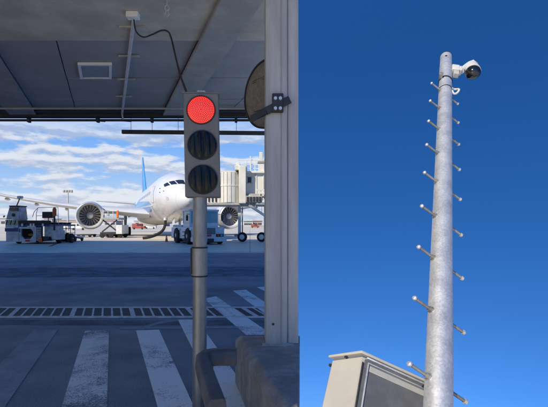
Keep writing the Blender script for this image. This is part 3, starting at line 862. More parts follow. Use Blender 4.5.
def foil(sect, nm, m, parent=air):
    """loft of aerofoil sections: (le point, chord, thickness, up vector)"""
    shp = [(0, 0), (.03, .35), (.12, .75), (.3, 1.0), (.6, .72), (1, .02), (.6, -.35), (.3, -.62), (.1, -.5), (.02, -.22)]
    vs, fs = [], []
    for le, ch_, th, up in sect:
        for a, b in shp:
            vs.append(Vector(le) + Vector((a*ch_, 0, 0)) + Vector(up) * (b*th*.62))
    n = len(shp)
    for i in range(len(sect)-1):
        fs += [(i*n+j, i*n+(j+1) % n, (i+1)*n+(j+1) % n, (i+1)*n+j) for j in range(n)]
    fs += [tuple(range(n))[::-1], tuple(range((len(sect)-1)*n, len(sect)*n))]
    return MB().add(vs, fs).build(nm, m, parent, local=True, smooth=50)
Z = (0, 0, 1)
for sd in (1, -1):
    wg = foil([((16.3, 2.2*sd, 3.05), 12.2, 1.5, Z), ((18.6, 5*sd, 3.35), 10.0, 1.25, Z), ((22.3, 10*sd, 3.95), 7.3, .95, Z), ((25.6, 15*sd, 4.65), 5.8, .72, Z),
               ((29.0, 20*sd, 5.55), 4.5, .52, Z), ((32.5, 25*sd, 6.6), 3.2, .36, Z), ((36.0, 29.2*sd, 7.6), 1.5, .16, Z), ((37.6, 30*sd, 7.8), .5, .05, Z)], 'wing', 'air_grey')
    for yy, s_, z_ in ((7.5, 25.5, 3.2), (13.5, 26.8, 4.0), (18, 29.2, 4.75), (22.5, 31.6, 5.65)):
        MB().lathe([(0, .03), (.8, .22), (2.2, .24), (4.2, .03)], (s_, yy*sd, z_), (1, 0, .02), 12).build('flap_fairing', 'air_grey', wg, local=True)
    # engine
    ey = 9.9 * sd; ez = 2.88; es = 18.6
    en = MB().lathe([(.0, 1.62), (-.12, 1.68), (-.05, 1.76), (.35, 1.86), (1.2, 1.94), (2.6, 1.93), (3.9, 1.72), (4.8, 1.45), (4.8, 1.35), (3.0, 1.42), (1.15, 1.42), (.6, 1.44), (.2, 1.52)],
                    (es, ey, ez), (1, 0, .02), 56, close=True).build('engine', 'air_white', air, local=True, smooth=60)
    MB().lathe([(.24, 1.50), (.02, 1.60), (-.13, 1.675), (-.06, 1.765), (.30, 1.862), (.30, 1.85), (0, 1.74), (.02, 1.66)], (es - .012, ey, ez), (1, 0, .02), 56, close=True).build('inlet_lip', 'lip', en, local=True, smooth=60)
    MB().lathe([(1.55, 1.40), (1.6, 1.40)], (es, ey, ez), (1, 0, .02), 40).build('fan_backing', 'fan_dark', en, local=True)
    sp = MB().lathe([(.62, .02), (.70, .14), (.9, .27), (1.2, .42), (1.4, .45)], (es, ey, ez), (1, 0, .02), 28).build('spinner', 'air_grey', en, local=True)
    MB().tube([Vector((es + .66 + q*.05, ey + (.09 + q*.035)*math.cos(q*.8), ez + (.09 + q*.035)*math.sin(q*.8))) for q in range(7)], .03, 6).build('spinner_swirl', 'white_paint', sp, local=True)
    for k in range(20):
        a = 2*math.pi*k/20
        vs = []
        for q in range(6):
            rr = .40 + q * .198
            tw = R(34 + q * 2)
            wd = .10 + .030 * q
            ca = a + .02 * q
            er = Vector((0, math.cos(ca), math.sin(ca))); et = Vector((0, -math.sin(ca), math.cos(ca)))
            c = Vector((es + 1.32, ey, ez)) + er*rr
            dvec = (et * math.sin(tw) + Vector((1, 0, 0)) * math.cos(tw)) * wd
            vs += [c - dvec, c + dvec]
        fs = [(2*q, 2*q+1, 2*q+3, 2*q+2) for q in range(5)]
        MB().add(vs, fs).build('fan_blade', 'fan', en, local=True, smooth=80)
    MB().lathe([(4.3, .95), (5.4, .85), (6.3, .6), (6.3, .1)], (es, ey, ez), (1, 0, .02), 28).build('exhaust', 'dark_steel', en, local=True)
    MB().hexa([(es+1.2, ey-.16, ez+1.8), (es+6.5, ey-.16, ez+1.0), (es+6.5, ey+.16, ez+1.0), (es+1.2, ey+.16, ez+1.8)],
              [(es+1.9, ey-.12, ez+2.0), (es+7.5, ey-.12, ez+1.5), (es+7.5, ey+.12, ez+1.5), (es+1.9, ey+.12, ez+2.0)]).build('pylon', 'air_white', air, local=True)
    foil([((50.5, 0.6*sd, 6.1), 6.2, .6, Z), ((56.8, 9.8*sd, 6.9), 2.4, .2, Z)], 'tailplane', 'air_grey')
    # main gear
    gy, gs = 4.9*sd, 27.6
    mg = MB().tube([(gs, gy, 3.4), (gs, gy, 1.0)], [.26, .17], 14).build('main_gear', 'bridge_grey', air, local=True)
    MB().tube([(gs, gy - .4*sd, 2.9), (gs, gy - 1.7*sd, 3.2)], .11, 10).build('side_brace', 'bridge_grey', mg, local=True)
    MB().bar((gs-.85, gy, .72), (gs+.85, gy, .72), .22, .22).build('bogie_beam', 'bridge_grey', mg, local=True)
    MB().bar((gs-.4, gy+.5*sd, 1.9), (gs+.9, gy+.5*sd, 1.9), .06, 1.7).build('gear_door', 'air_grey', mg, local=True)
    for a in (-.75, .75):
        for b in (-.55, .55):
            wh = MB().lathe([(-.22, .30), (-.22, .55), (-.16, .66), (.16, .66), (.22, .55), (.22, .30)], (gs+a, gy+b, .66), (0, 1, 0), 24).build('wheel', 'rubber', mg, local=True)
            MB().lathe([(-.23, .06), (-.2, .28), (.2, .28), (.23, .06)], (gs+a, gy+b, .66), (0, 1, 0), 16).build('wheel_hub', 'air_grey', mg, local=True)
up = (0, 1, 0)
fin = foil([((46.0, 0, 7.3), 9.6, .52, up), ((48.3, 0, 9.5), 8.0, .42, up), ((53.8, 0, 16.2), 3.4, .18, up), ((54.6, 0, 16.8), 2.4, .12, up)], 'tail_fin', 'air_blue')
fin['label'] = 'blue tail fin'
foil([((46.6, 0, 8.0), .9, .58, up), ((54.4, 0, 16.6), .5, .24, up)], 'fin_stripe', 'air_sky', fin)
# nose gear
ng = MB().tube([(5.6, 0, 2.6), (5.4, 0, .75)], [.16, .11], 12).build('nose_gear', 'bridge_grey', air, local=True)
MB().tube([(5.5, 0, 1.5), (4.4, 0, 2.4)], .07, 8).build('drag_brace', 'bridge_grey', ng, local=True)
for b in (-.32, .32):
    MB().lathe([(-.17, .25), (-.17, .42), (-.12, .5), (.12, .5), (.17, .42), (.17, .25)], (5.4, b, .5), (0, 1, 0), 22).build('wheel', 'rubber', ng, local=True)
    MB().lathe([(-.18, .05), (-.15, .23), (.15, .23), (.18, .05)], (5.4, b, .5), (0, 1, 0), 14).build('wheel_hub', 'air_grey', ng, local=True)
for b in (-.75, .75):
    MB().bar((4.4, b, 1.95), (6.0, b, 1.95), .04, .75).build('gear_door', 'air_white', ng, local=True)

# air hose from the belly to the ground
hp = [at(165.5, 219, 47.5), at(165, 225, 47.4), at(163, 230, 47), at(158, 234, 46.5), at(150, 237, 46), Vector((at(143, 0, 46).x, 46, .17))]
hs_ = thing('ground_air_hose', 'thick black hose sagging from the airliner belly down to the ground', 'hose', (hp[-1].x, 46, 0))
fine = []
for i in range(len(hp)-1):
    p0, p1, p2, p3 = hp[max(i-1, 0)], hp[i], hp[i+1], hp[min(i+2, len(hp)-1)]
    for k in range(5):
        t = k/5
        fine.append(0.5*((2*p1)+(p2-p0)*t+(2*p0-5*p1+4*p2-p3)*t*t+(3*p1-p0-3*p2+p3)*t**3))
fine.append(hp[-1])
for p in fine: p.z = max(p.z, .17)
MB().tube(fine, .16, 10).build('hose', 'rubber', hs_)
MB().lathe([(0, .24), (.3, .22)], fine[0] - Vector((0, 0, .15)), (0, 0, 1), 14).build('coupling', 'galv', hs_)

# ------------------------------------------------------------------ cargo loader (left)
LD = 35.4
lp = at(4.5, 244, LD)
ld = thing('cargo_loader', 'white cargo loader with dark roller deck and open front bay', 'loader', (lp.x, LD, 0), R(-4))
b_ = lambda x0, y0, z0, x1, y1, z1: MB().box((x0, y0, z0), (x1, y1, z1))
P = lambda mb, nm, m, par=ld, **kw: mb.build(nm, m, par, local=True, **kw)
P(b_(.15, .22, .22, 3.25, 4.6, .55), 'chassis', 'dark_steel')
P(b_(.12, .0, .18, 1.25, .22, 1.35), 'front_panel', 'grubby_white', bev=.03)
oct_ = [(1.30, .18), (2.62, .18), (2.62, 1.45), (1.30, 1.45)]
P(b_(1.27, .0, .18, 2.66, .2, .42), 'bay_frame', 'grubby_white', bev=.02)
P(b_(1.27, .0, 1.28, 2.66, .2, 1.45), 'bay_frame', 'grubby_white', bev=.02)
for xa, xb in ((1.27, 1.44), (2.50, 2.66)):
    P(b_(xa, .002, .42, xb, .198, 1.28), 'bay_frame', 'grubby_white', bev=.02)
P(MB().hexa([(1.44, .02, .42), (1.70, .02, .42), (1.44, .02, .72)], [(1.44, .18, .42), (1.70, .18, .42), (1.44, .18, .72)]), 'bay_gusset', 'grubby_white')
P(MB().hexa([(2.50, .02, .42), (2.24, .02, .42), (2.50, .02, .72)], [(2.50, .18, .42), (2.24, .18, .42), (2.50, .18, .72)]), 'bay_gusset', 'grubby_white')
P(MB().hexa([(2.50, .02, 1.28), (2.30, .02, 1.28), (2.50, .02, 1.05)], [(2.50, .18, 1.28), (2.30, .18, 1.28), (2.50, .18, 1.05)]), 'bay_gusset', 'grubby_white')
P(b_(.2, .95, .3, 2.66, 1.05, 1.48), 'bay_back', 'black')
P(MB().tube([(1.6, .9, .75), (2.4, .9, .7)], .13, 10), 'hydraulic_ram', 'yellow')
gr = P(b_(2.68, .05, .18, 3.25, .2, 1.5), 'vent_panel', 'dark_steel')
for k in range(7):
    P(b_(2.72, .0, .3 + k*.165, 3.2, .05, .39 + k*.165), 'slat', 'grubby_white', gr)
P(b_(2.66, -.01, .15, 2.73, .22, 1.5), 'vent_post', 'vehicle_white', bev=.01)
# hazard stripes and left cabinet
hz = P(b_(.05, .02, 1.36, 1.2, 1.2, 2.05), 'drive_box', 'grubby_white', bev=.03)
for k in range(6):
    x = .1 + k * .18
    P(MB().hexa([(x, -.0, 1.62), (x+.09, -.0, 1.62), (x+.2, -.0, 2.0), (x+.11, -.0, 2.0)], [(x, .02, 1.62), (x+.09, .02, 1.62), (x+.2, .02, 2.0), (x+.11, .02, 2.0)]), 'hazard_stripe', 'yellow' if k % 2 else 'black', hz)
P(b_(.05, -.03, 1.05, 1.2, .0, 1.35), 'navy_band', 'navy')
P(b_(1.26, -.02, 1.0, 1.36, .0, 1.3), 'navy_band', 'navy')
# operator cab
cb = P(MB().hexa([(.05, .1, 2.07), (1.25, .1, 2.07), (1.25, 1.3, 2.07), (.05, 1.3, 2.07)], [(.28, .2, 3.15), (1.18, .2, 3.15), (1.18, 1.2, 3.15), (.28, 1.2, 3.15)]), 'operator_cab', 'grubby_white', bev=.05)
P(b_(.42, .08, 2.78, 1.1, .2, 3.05), 'cab_window', 'cockpit', cb)
P(MB().lathe([(0, .14), (.06, .14), (.08, .1)], (.72, .12, 2.45), (0, -1, 0), 16), 'work_lamp', 'dark_steel', cb)
P(b_(.3, .15, 3.15, 1.2, 1.25, 3.25), 'cab_roof', 'dark_steel', cb)
P(MB().tube([(-.12, .2, 2.3), (-.2, .15, 2.35)], .09, 8), 'cab_mirror', 'black', cb)
P(MB().tube([(.75, .5, 3.25), (.95, .5, 3.7), (1.0, .5, 3.9)], .05, 8), 'beacon_stalk', 'red_lamp', cb)
P(b_(.82, .4, 3.85, 1.2, .75, 4.08), 'beacon_head', 'vehicle_white', cb, bev=.04)
# deck
dk = P(b_(1.2, .05, 1.5, 3.9, 4.6, 1.66), 'roller_deck', 'navy', bev=.02)
for k in range(6):
    P(MB().tube([(1.35, .3 + k*.7, 1.74), (3.8, .3 + k*.7, 1.74)], .085, 8), 'roller', 'dark_steel', dk)
P(b_(1.2, -.02, 1.66, 4.0, .14, 1.98), 'deck_stop', 'black', bev=.03)
for xx in (1.5, 2.25, 2.5, 3.3):
    P(b_(xx, -.06, 1.5, xx + .16, .05, 1.72), 'deck_latch', 'galv', dk)
P(b_(1.3, .8, 1.66, 1.45, 4.6, 2.0), 'side_guide', 'dark_steel', dk)
P(b_(3.05, .4, 2.18, 3.95, .75, 2.72), 'control_box', 'black', bev=.03)
P(MB().tube([(3.5, .6, 1.66), (3.5, .6, 2.2)], .05, 8), 'control_stand', 'vehicle_white')
# handrail
hr = P(MB().tube([(1.95, 1.4, 1.7), (1.95, 1.4, 2.6), (2.1, 1.4, 3.12), (3.9, 1.4, 3.15), (3.95, 1.4, 1.7)], .028, 8), 'handrail', 'white_paint')
P(MB().tube([(1.95, 1.4, 2.4), (3.95, 1.4, 2.42)], .022, 8), 'rail_bar', 'white_paint', hr)
P(MB().tube([(1.6, 1.4, 2.3), (1.75, 1.4, 2.75), (2.1, 1.4, 3.1)], .026, 8), 'rail_bar', 'orange', hr)
# right hand side
P(b_(3.3, .3, .5, 4.1, 2.0, 1.5), 'side_tank', 'grubby_white', bev=.04)
P(b_(3.35, .0, .28, 3.9, .3, .62), 'front_bumper', 'dark_steel', bev=.03)
P(b_(3.0, -.05, .2, 3.3, .02, .5), 'reflector', 'orange')
P(b_(1.85, -.03, .2, 2.2, .01, .36), 'reflector', 'red_lamp')
P(MB().tube([(4.2, .3, .4), (4.2, .3, 2.4)], .07, 10), 'marker_post', 'dark_steel')
P(MB().lathe([(0, .10), (.05, .16), (.6, .16), (.72, .08)], (4.2, .3, 2.35), (0, 0, 1), 14), 'marker_cap', 'orange')
P(b_(4.0, .2, .35, 4.45, 1.6, 1.15), 'step_box', 'grubby_white', bev=.03)
for (xx, yy) in ((.5, 1.2), (3.75, 1.9), (4.55, 2.5), (.5, 4.0), (3.4, 4.0)):
    wh = P(MB().lathe([(-.16, .2), (-.16, .36), (-.1, .42), (.1, .42), (.16, .36), (.16, .2)], (xx, yy, .42), (1, 0, 0), 20), 'wheel', 'rubber')
    P(MB().lathe([(-.17, .04), (-.13, .2), (.13, .2), (.17, .04)], (xx, yy, .42), (1, 0, 0), 14), 'wheel_hub', 'grubby_white', wh)
P(MB().tube([(4.6, 2.4, .55), (5.6, 2.4, .38)], .05, 8), 'tow_bar', 'dark_steel')
# cart behind the loader
ct = thing('baggage_cart', 'small white rail-sided cart coupled behind the cargo loader', 'cart', (at(61, 0, 40).x, 40, 0))
P(b_(0, 0, .35, 1.35, 2.4, .5), 'bed', 'grubby_white', ct)
for xx in (0.03, .45, .88, 1.3):
    P(MB().tube([(xx, .05, .5), (xx, .05, 1.65)], .035, 8), 'stake', 'white_paint', ct)
for zz in (.85, 1.25, 1.62):
    P(MB().tube([(0, .05, zz), (1.35, .05, zz)], .03, 8), 'rail', 'white_paint', ct)
for xx in (.12, 1.2):
    for yy in (.35, 2.0):
        P(MB().lathe([(-.08, .2), (-.05, .24), (.05, .24), (.08, .2)], (xx, yy, .24), (1, 0, 0), 16), 'wheel', 'rubber', ct)

# ------------------------------------------------------------------ tow tractor
TD = 34.4
tp = at(209, 244, TD)
tt = thing('tow_tractor', 'white aircraft tow tractor with square cab parked under the airliner nose', 'tractor', (tp.x, TD, 0), R(27))
P = lambda mb, nm, m, par=tt, **kw: mb.build(nm, m, par, local=True, **kw)
# local: front faces -Y, x across (-1.45..1.45)
bd = P(MB().hexa([(-1.42, 0, .42), (1.42, 0, .42), (1.42, 6.0, .42), (-1.42, 6.0, .42)], [(-1.38, .06, 1.45), (1.38, .06, 1.45), (1.40, 6.0, 1.4), (-1.40, 6.0, 1.4)]), 'body', 'vehicle_white', bev=.07)
P(b_(-1.48, -.28, .22, 1.48, .35, .62), 'bumper', 'vehicle_white', bev=.05)
P(b_(-1.2, .2, .12, 1.2, 5.8, .42), 'underframe', 'black')
gl = P(b_(-.55, -.03, .85, .55, .05, 1.35), 'grille', 'dark_steel')
for k in range(6):
    P(b_(-.52, -.05, .9 + k*.075, .52, -.02, .935 + k*.075), 'grille_bar', 'bridge_grey', gl)
for sd in (-1, 1):
    lc = P(b_(min(.62*sd, 1.3*sd), -.04, .62, max(.62*sd, 1.3*sd), .05, .86), 'lamp_cluster', 'black', bev=.02)
    P(b_(min(.7*sd, .86*sd), -.06, .66, max(.7*sd, .86*sd), -.03, .82), 'lamp', 'red_lamp' if sd > 0 else 'amber', lc)
    P(b_(min(1.0*sd, 1.2*sd), -.06, .66, max(1.0*sd, 1.2*sd), -.03, .82), 'lamp', 'diffuser', lc)
P(b_(-.2, -.06, .66, .2, .02, .8), 'plate', 'red_lamp')
P(b_(-.25, -.5, .24, .25, -.27, .5), 'tow_hitch', 'dark_steel', bev=.03)
# cab
cw = 1.28
cab = P(b_(-cw, 1.1, 1.42, cw, 2.9, 1.78), 'cab', 'vehicle_white', bev=.04)
P(b_(-cw - .06, 1.0, 2.75, cw + .06, 3.0, 2.92), 'cab_roof', 'vehicle_white', cab, bev=.05)
for xx, yy in ((-cw + .06, 1.16), (cw - .06, 1.16), (-cw + .06, 2.84), (cw - .06, 2.84), (0, 1.16)):
    P(b_(xx - .07, yy - .07, 1.76, xx + .07, yy + .07, 2.76), 'cab_pillar', 'vehicle_white', cab)
for xa, xb in ((-cw + .13, -.07), (.07, cw - .13)):
    P(b_(xa, 1.14, 1.78, xb, 1.17, 2.75), 'windscreen', 'teal_glass', cab)
P(b_(-cw + .02, 1.24, 1.78, -cw + .05, 2.76, 2.75), 'side_window', 'teal_glass', cab)
P(b_(cw - .05, 1.24, 1.78, cw - .02, 2.76, 2.75), 'side_window', 'teal_glass', cab)
P(b_(-cw + .13, 2.82, 1.78, cw - .13, 2.85, 2.75), 'rear_window', 'teal_glass', cab)
P(b_(-.4, 1.9, 1.42, .4, 2.5, 2.3), 'seat', 'black', cab, bev=.06)
P(MB().lathe([(0, .1), (.15, .1), (.2, .05)], (-.6, 1.6, 2.92), (0, 0, 1), 12), 'beacon', 'amber', cab)
for sd in (-1, 1):
    P(MB().tube([(sd*cw, 1.1, 2.5), (sd*(cw+.28), .95, 2.5), (sd*(cw+.28), .95, 2.2)], .025, 6), 'mirror_stalk', 'black', cab)
    P(b_(sd*(cw+.28) - .09, .9, 1.95, sd*(cw+.28) + .09, .96, 2.4), 'door_mirror', 'black', cab, bev=.02)
P(b_(-1.3, 3.2, 1.42, 1.3, 5.8, 1.62), 'rear_deck', 'grubby_white', bev=.03)
for k in range(3):
    P(b_(-1.48, 2.0, .35 + k*.32, -1.40, 2.5, .41 + k*.32), 'step', 'dark_steel')
for yy in (1.05, 4.1):
    for sd in (-1, 1):
        P(b_(min(1.36*sd, 1.47*sd), yy - .85, 1.15, max(1.36*sd, 1.47*sd), yy + .85, 1.32), 'mudguard', 'vehicle_white', bev=.03)
        wh = P(MB().lathe([(-.19, .36), (-.19, .60), (-.12, .68), (.12, .68), (.19, .60), (.19, .36)], (1.38*sd, yy, .68), (1, 0, 0), 28), 'wheel', 'rubber')
        P(MB().lathe([(-.205, .08), (-.16, .36), (.16, .36), (.205, .08)], (1.38*sd, yy, .68), (1, 0, 0), 20), 'wheel_hub', 'grubby_white', wh)
# chocks / cone by the tractor
cn = thing('traffic_cone', 'small orange cone standing beside the tow tractor', 'cone', (at(166.5, 0, 40).x, 40, 0))
MB().lathe([(0, .20), (.03, .20), (.05, .14), (.68, .03), (.7, .02)], (cn.location.x, 40, 0), (0, 0, 1), 16).build('cone_body', 'orange', cn)
MB().lathe([(.33, .1), (.45, .08)], (cn.location.x, 40, 0), (0, 0, 1), 16).build('white_band', 'white_paint', cn)

# ------------------------------------------------------------------ boarding bridge
BD = 40.0
q = lambda px, py, d=BD: at(px, py, d)
bp = q(240, 239, BD)
br = thing('boarding_bridge', 'cream passenger boarding bridge with round cab and wheeled drive legs', 'boarding bridge', (bp.x, BD, 0))
def pb(px0, py0, px1, py1, da, db, nm, m, par=br, bev=0.04):
    a, c = q(px0, py1, BD), q(px1, py0, BD)
    return MB().box((a.x, BD + da, a.z), (c.x, BD + db, c.z)).build(nm, m, par, bev=bev)
dc = q(229.5, 0).x
cabz0, cabz1 = q(0, 203).z, q(0, 172).z
rot_ = MB().lathe([(0, 1.02), (.05, 1.06), (1.55, 1.06), (1.56, 1.09), (1.72, 1.09), (1.73, 1.06), (cabz1 - cabz0 - .05, 1.06), (cabz1 - cabz0, .98)], (dc, BD + .4, cabz0), (0, 0, 1), 40).build('round_cab', 'bridge', br)
MB().lathe([(0, .99), (.12, .5)], (dc, BD + .4, cabz1), (0, 0, 1), 30).build('cab_roof', 'bridge', rot_)
for k in range(9):
    a_ = R(-160 + k * 20)
    x_, y_ = dc + 1.075 * math.cos(a_), BD + .4 + 1.075 * math.sin(a_)
    MB().box((x_ - .02, y_ - .02, cabz0 + .06), (x_ + .02, y_ + .02, cabz1 - .06)).build('cab_seam', 'bridge_grey', rot_)
pb(239, 167, 246, 204, -.9, 1.6, 'shutter_box', 'bridge')
pb(235, 166.5, 247, 171, -.8, 1.4, 'roof_unit', 'bridge')
pb(236, 163, 240, 167, -.2, .6, 'roof_lamp', 'bridge')
tn = pb(246, 172, 292, 196, .2, 3.2, 'tunnel', 'bridge')
for px in (249.5,):
    w_ = pb(px - 1.8, 177, px + 1.9, 182.5, .14, .2, 'tunnel_window', 'cockpit', tn, 0)
    pb(px - 2.6, 176.2, px + 2.7, 177, .12, .19, 'window_frame', 'bridge_grey', tn, 0)
    pb(px - 2.6, 182.5, px + 2.7, 183.3, .12, .19, 'window_frame', 'bridge_grey', tn, 0)
for px in (256, 263, 270, 277):
    pb(px, 173, px + .8, 195, .13, .2, 'tunnel_rib', 'bridge', tn, 0)
pb(243, 171, 292, 173.2, -.1, 3.3, 'tunnel_roof', 'bridge', tn)
pb(268, 178, 286, 184, .12, .2, 'tunnel_window', 'teal_glass', tn, 0)
pb(243, 194, 292, 198, -.5, 3.4, 'floor_beam', 'bridge_grey')
mc_ = pb(246, 196.5, 262, 203, -1.0, .6, 'machine_box', 'bridge_grey')
for k in range(5):
    pb(246.8 + k*3, 197.5, 249 + k*3, 202, -1.06, -1.0, 'louvre', 'dark_steel', mc_, 0)
pb(200, 203, 275, 205.6, -.6, 2.6, 'walkway_beam', 'bridge_grey')
pb(203, 196.5, 220, 203, -.2, 1.8, 'front_canopy', 'bridge')
for px in (205, 208.5, 212, 215.5):
    pb(px, 198, px + 1.4, 202, -.28, -.2, 'canopy_rib', 'dark_steel', br, 0)
# tall roof post and rails
tw = pb(258.5, 159, 264.5, 173, .4, 1.1, 'lift_post', 'bridge')
pb(259.5, 151, 263, 159, .5, .95, 'post_head', 'bridge', tw)
pb(257.8, 160, 265.3, 162.4, .3, 1.2, 'post_collar', 'bridge_grey', tw)
for py in (160, 164.5, 168.5):
    MB().tube([q(238, py, BD + .8), q(290, py, BD + .8)], .035, 6).build('roof_rail', 'white_paint', br)
for px in (238.5, 246, 251, 255, 269, 276):
    MB().tube([q(px, 160, BD + .8), q(px, 172, BD + .8)], .035, 6).build('rail_post', 'white_paint', br)
MB().tube([q(250.5, 156, BD + .6), q(250.5, 172, BD + .6)], .05, 6).build('antenna', 'white_paint', br)
# legs
for (px, r_, w0) in ((239.4, 4.5, 2.4), (266, 5.2, 3.2)):
    x_ = q(px, 0).x
    lg = MB().box((x_ - .14*w0/2.4, BD + .1, .55), (x_ + .14*w0/2.4, BD + .45, q(0, 204).z)).build('leg', 'bridge', br, bev=.03)
    MB().box((x_ - .06 + .28*w0/2.4, BD + .15, .8), (x_ + .06 + .28*w0/2.4, BD + .3, q(0, 207).z)).build('leg_ram', 'bridge_grey', lg, bev=.02)
    MB().box((x_ - .5, BD - .1, .5), (x_ + .65, BD + .6, .75)).build('axle', 'bridge_grey', lg, bev=.03)
    for dx in ((.28,) if px < 250 else (-.42, .55)):
        wh = MB().lathe([(-.13, .24), (-.13, .40), (-.08, .46), (.08, .46), (.13, .40), (.13, .24)], (x_ + dx, BD - .2, .46), (0.25, 1, 0), 24).build('wheel', 'rubber', lg)
        MB().lathe([(-.16, .1), (-.12, .30), (.12, .30), (.16, .1)], (x_ + dx, BD - .2, .46), (0.25, 1, 0), 18).build('wheel_hub', 'bridge', lg)
# service stair
A, B = q(249, 205, BD - .7), q(281, 226, BD - .7)
st = MB().bar(A, B, .06, .22).build('stair_stringer', 'bridge', br)
MB().bar(A + Vector((0, .8, 0)), B + Vector((0, .8, 0)), .06, .22).build('stair_stringer', 'bridge', br)
for k in range(14):
    p = A.lerp(B, (k + .5) / 14)
    MB().box((p.x - .13, p.y + .03, p.z - .02), (p.x + .13, p.y + .77, p.z + .02)).build('tread', 'bridge_grey', st)
MB().tube([A + Vector((0, 0, .95)), B + Vector((0, 0, .95))], .03, 6).build('stair_rail', 'white_paint', st)
for k in range(6):
    p = A.lerp(B, k / 5)
    MB().tube([p, p + Vector((0, 0, .95))], .025, 6).build('stair_baluster', 'white_paint', st)
# cable carrier truss by the column
for k in range(5):
    a = q(257 + k*4, 204, BD - .9); b = q(261 + k*4, 190, BD - .9)
    MB().bar(a, b, .06, .09).build('truss_brace', 'bridge', br)
    MB().bar(b, q(265 + k*4, 204, BD - .9), .06, .09).build('truss_brace', 'bridge', br)
MB().bar(q(256, 190, BD - .9), q(290, 190, BD - .9), .08, .12).build('truss_chord', 'bridge', br)
MB().bar(q(256, 204, BD - .9), q(290, 204, BD - .9), .08, .12).build('truss_chord', 'bridge', br)

# ------------------------------------------------------------------ high-lift catering truck under the wing
HD = 52.0
hl = thing('scissor_lift', 'white scissor lift platform with orange post under the airliner wing', 'lift', (at(115, 0, HD).x, HD, 0))
h = lambda px, py, d=HD: at(px, py, d)
def hb_(px0, py0, px1, py1, da, db, nm, m, par=hl, bev=0.03):
    a, c = h(px0, py1), h(px1, py0)
    return MB().box((a.x, HD + da, max(a.z, .02)), (c.x, HD + db, c.z)).build(nm, m, par, bev=bev)
hb_(101, 217.6, 119, 219.6, 0, 2.6, 'platform', 'bridge_grey')
hb_(100, 232.2, 121, 234.5, 0, 2.6, 'base_frame', 'dark_steel')
for y_ in (.2, 2.4):
    MB().bar(h(102, 232, HD + y_), h(117, 220, HD + y_), .08, .16).build('scissor_arm', 'dark_steel', hl)
    MB().bar(h(118, 232, HD + y_ + .12), h(103, 220, HD + y_ + .12), .08, .16).build('scissor_arm', 'dark_steel', hl)
for px in (103, 108, 113, 118):
    MB().tube([h(px, 217.6), h(px, 211)], .035, 6).build('rail_post', 'white_paint', hl)
for py in (211, 214.2):
    MB().tube([h(103, py), h(118, py)], .035, 6).build('guard_rail', 'white_paint', hl)
hb_(116.6, 210.5, 118.4, 217.6, -.05, .18, 'marker_post', 'orange')
hb_(116.5, 225, 122.5, 234, -.2, 2.6, 'engine_box', 'vehicle_white')
for px in (102, 111, 120):
    for y_ in (.2, 2.3):
        c = h(px, 0, HD); MB().lathe([(-.12, .2), (-.09, .32), (.09, .32), (.12, .2)], (c.x, HD + y_ - .1, .32), (0, 1, 0), 16).build('wheel', 'rubber', hl)
# low dolly beneath the engine
dl = thing('low_dolly', 'low dark dolly lying on the ground beneath the left engine', 'dolly', (at(84, 0, 55).x, 55, 0))
c = dl.location.x
MB().box((c - 1.0, 55, .22), (c + .9, 57, .38)).build('deck', 'dark_steel', dl, bev=.02)
for dx in (-.8, .7):
    MB().lathe([(-.08, .15), (-.06, .2), (.06, .2), (.08, .15)], (c + dx, 55.2, .2), (0, 1, 0), 14).build('wheel', 'rubber', dl)
    MB().lathe([(-.08, .15), (-.06, .2), (.06, .2), (.08, .15)], (c + dx, 56.8, .2), (0, 1, 0), 14).build('wheel', 'rubber', dl)

# ------------------------------------------------------------------ far things
ms = thing('floodlight_mast', 'slender pale floodlight mast standing far behind the left engine', 'mast', (at(68, 0, 120).x, 120, 0))
c = ms.location.x
MB().tube([(c, 120, 0), (c, 120, at(0, 191, 120).z)], [.3, .16], 10).build('mast_pole', 'pale_wall', ms)
zt = at(0, 192, 120).z
MB().box((c - 1.3, 119.8, zt - .2), (c + 1.3, 120.2, zt + .1)).build('lamp_bar', 'pale_wall', ms)
for k in (-1, -.33, .33, 1):
    MB().box((c + k*1.1 - .22, 119.6, zt + .1), (c + k*1.1 + .22, 120.1, zt + .55)).build('floodlight', 'bridge_grey', ms)
def far_building(px0, px1, py, d, wall, roof, label, rows=1, name='far_building'):
    a, b = at(px0, py, d), at(px1, py, d)
    t = thing(name, label, 'building', ((a.x + b.x)/2, d, 0))
    wl_ = MB().box((a.x, d, 0), (b.x, d + 25, a.z)).build('wall', wall, t, smooth=0)
    MB().box((a.x - .6, d - .6, a.z), (b.x + .6, d + 25.6, a.z + .5)).build('roof', roof, t, smooth=0)
    n = max(2, int((b.x - a.x) / 7))
    for r_ in range(rows):
        z = a.z * (r_ + .5) / rows
        for k in range(n):
            x = a.x + (b.x - a.x) * (k + .5) / n
            MB().box((x - 1.9, d - .15, z - a.z*.16/rows), (x + 1.9, d + .1, z + a.z*.16/rows)).build('window', 'far_glass', wl_, smooth=0)
    return t
far_building(-30, 14, 218.5, 420, 'pale_wall', 'bridge_grey', 'long pale hangar on the horizon behind the cargo loader', 1)
far_building(24, 41, 220.6, 480, 'tan_wall', 'pale_wall', 'low tan shed on the horizon above the roller deck', 1)
far_building(44, 52, 219, 500, 'pale_wall', 'red_roof', 'small red-roofed block on the horizon beside the loader post', 1)
far_building(57, 83, 220.2, 430, 'tan_wall', 'pale_wall', 'low tan building on the horizon around the floodlight mast', 1)
far_building(104, 116, 221, 460, 'pale_wall', 'red_roof', 'low red-roofed building on the horizon behind the scissor lift', 1)
far_building(134, 166, 221.0, 520, 'pale_wall', 'bridge_grey', 'long low white building on the horizon below the airliner belly', 1)
far_building(244, 252, 221.6, 420, 'pale_wall', 'far_green', 'low green-roofed shed on the horizon between the bridge legs', 1)
far_building(253, 262, 221.2, 440, 'tan_wall', 'red_roof', 'low red-roofed shed on the horizon by the right bridge leg', 1)
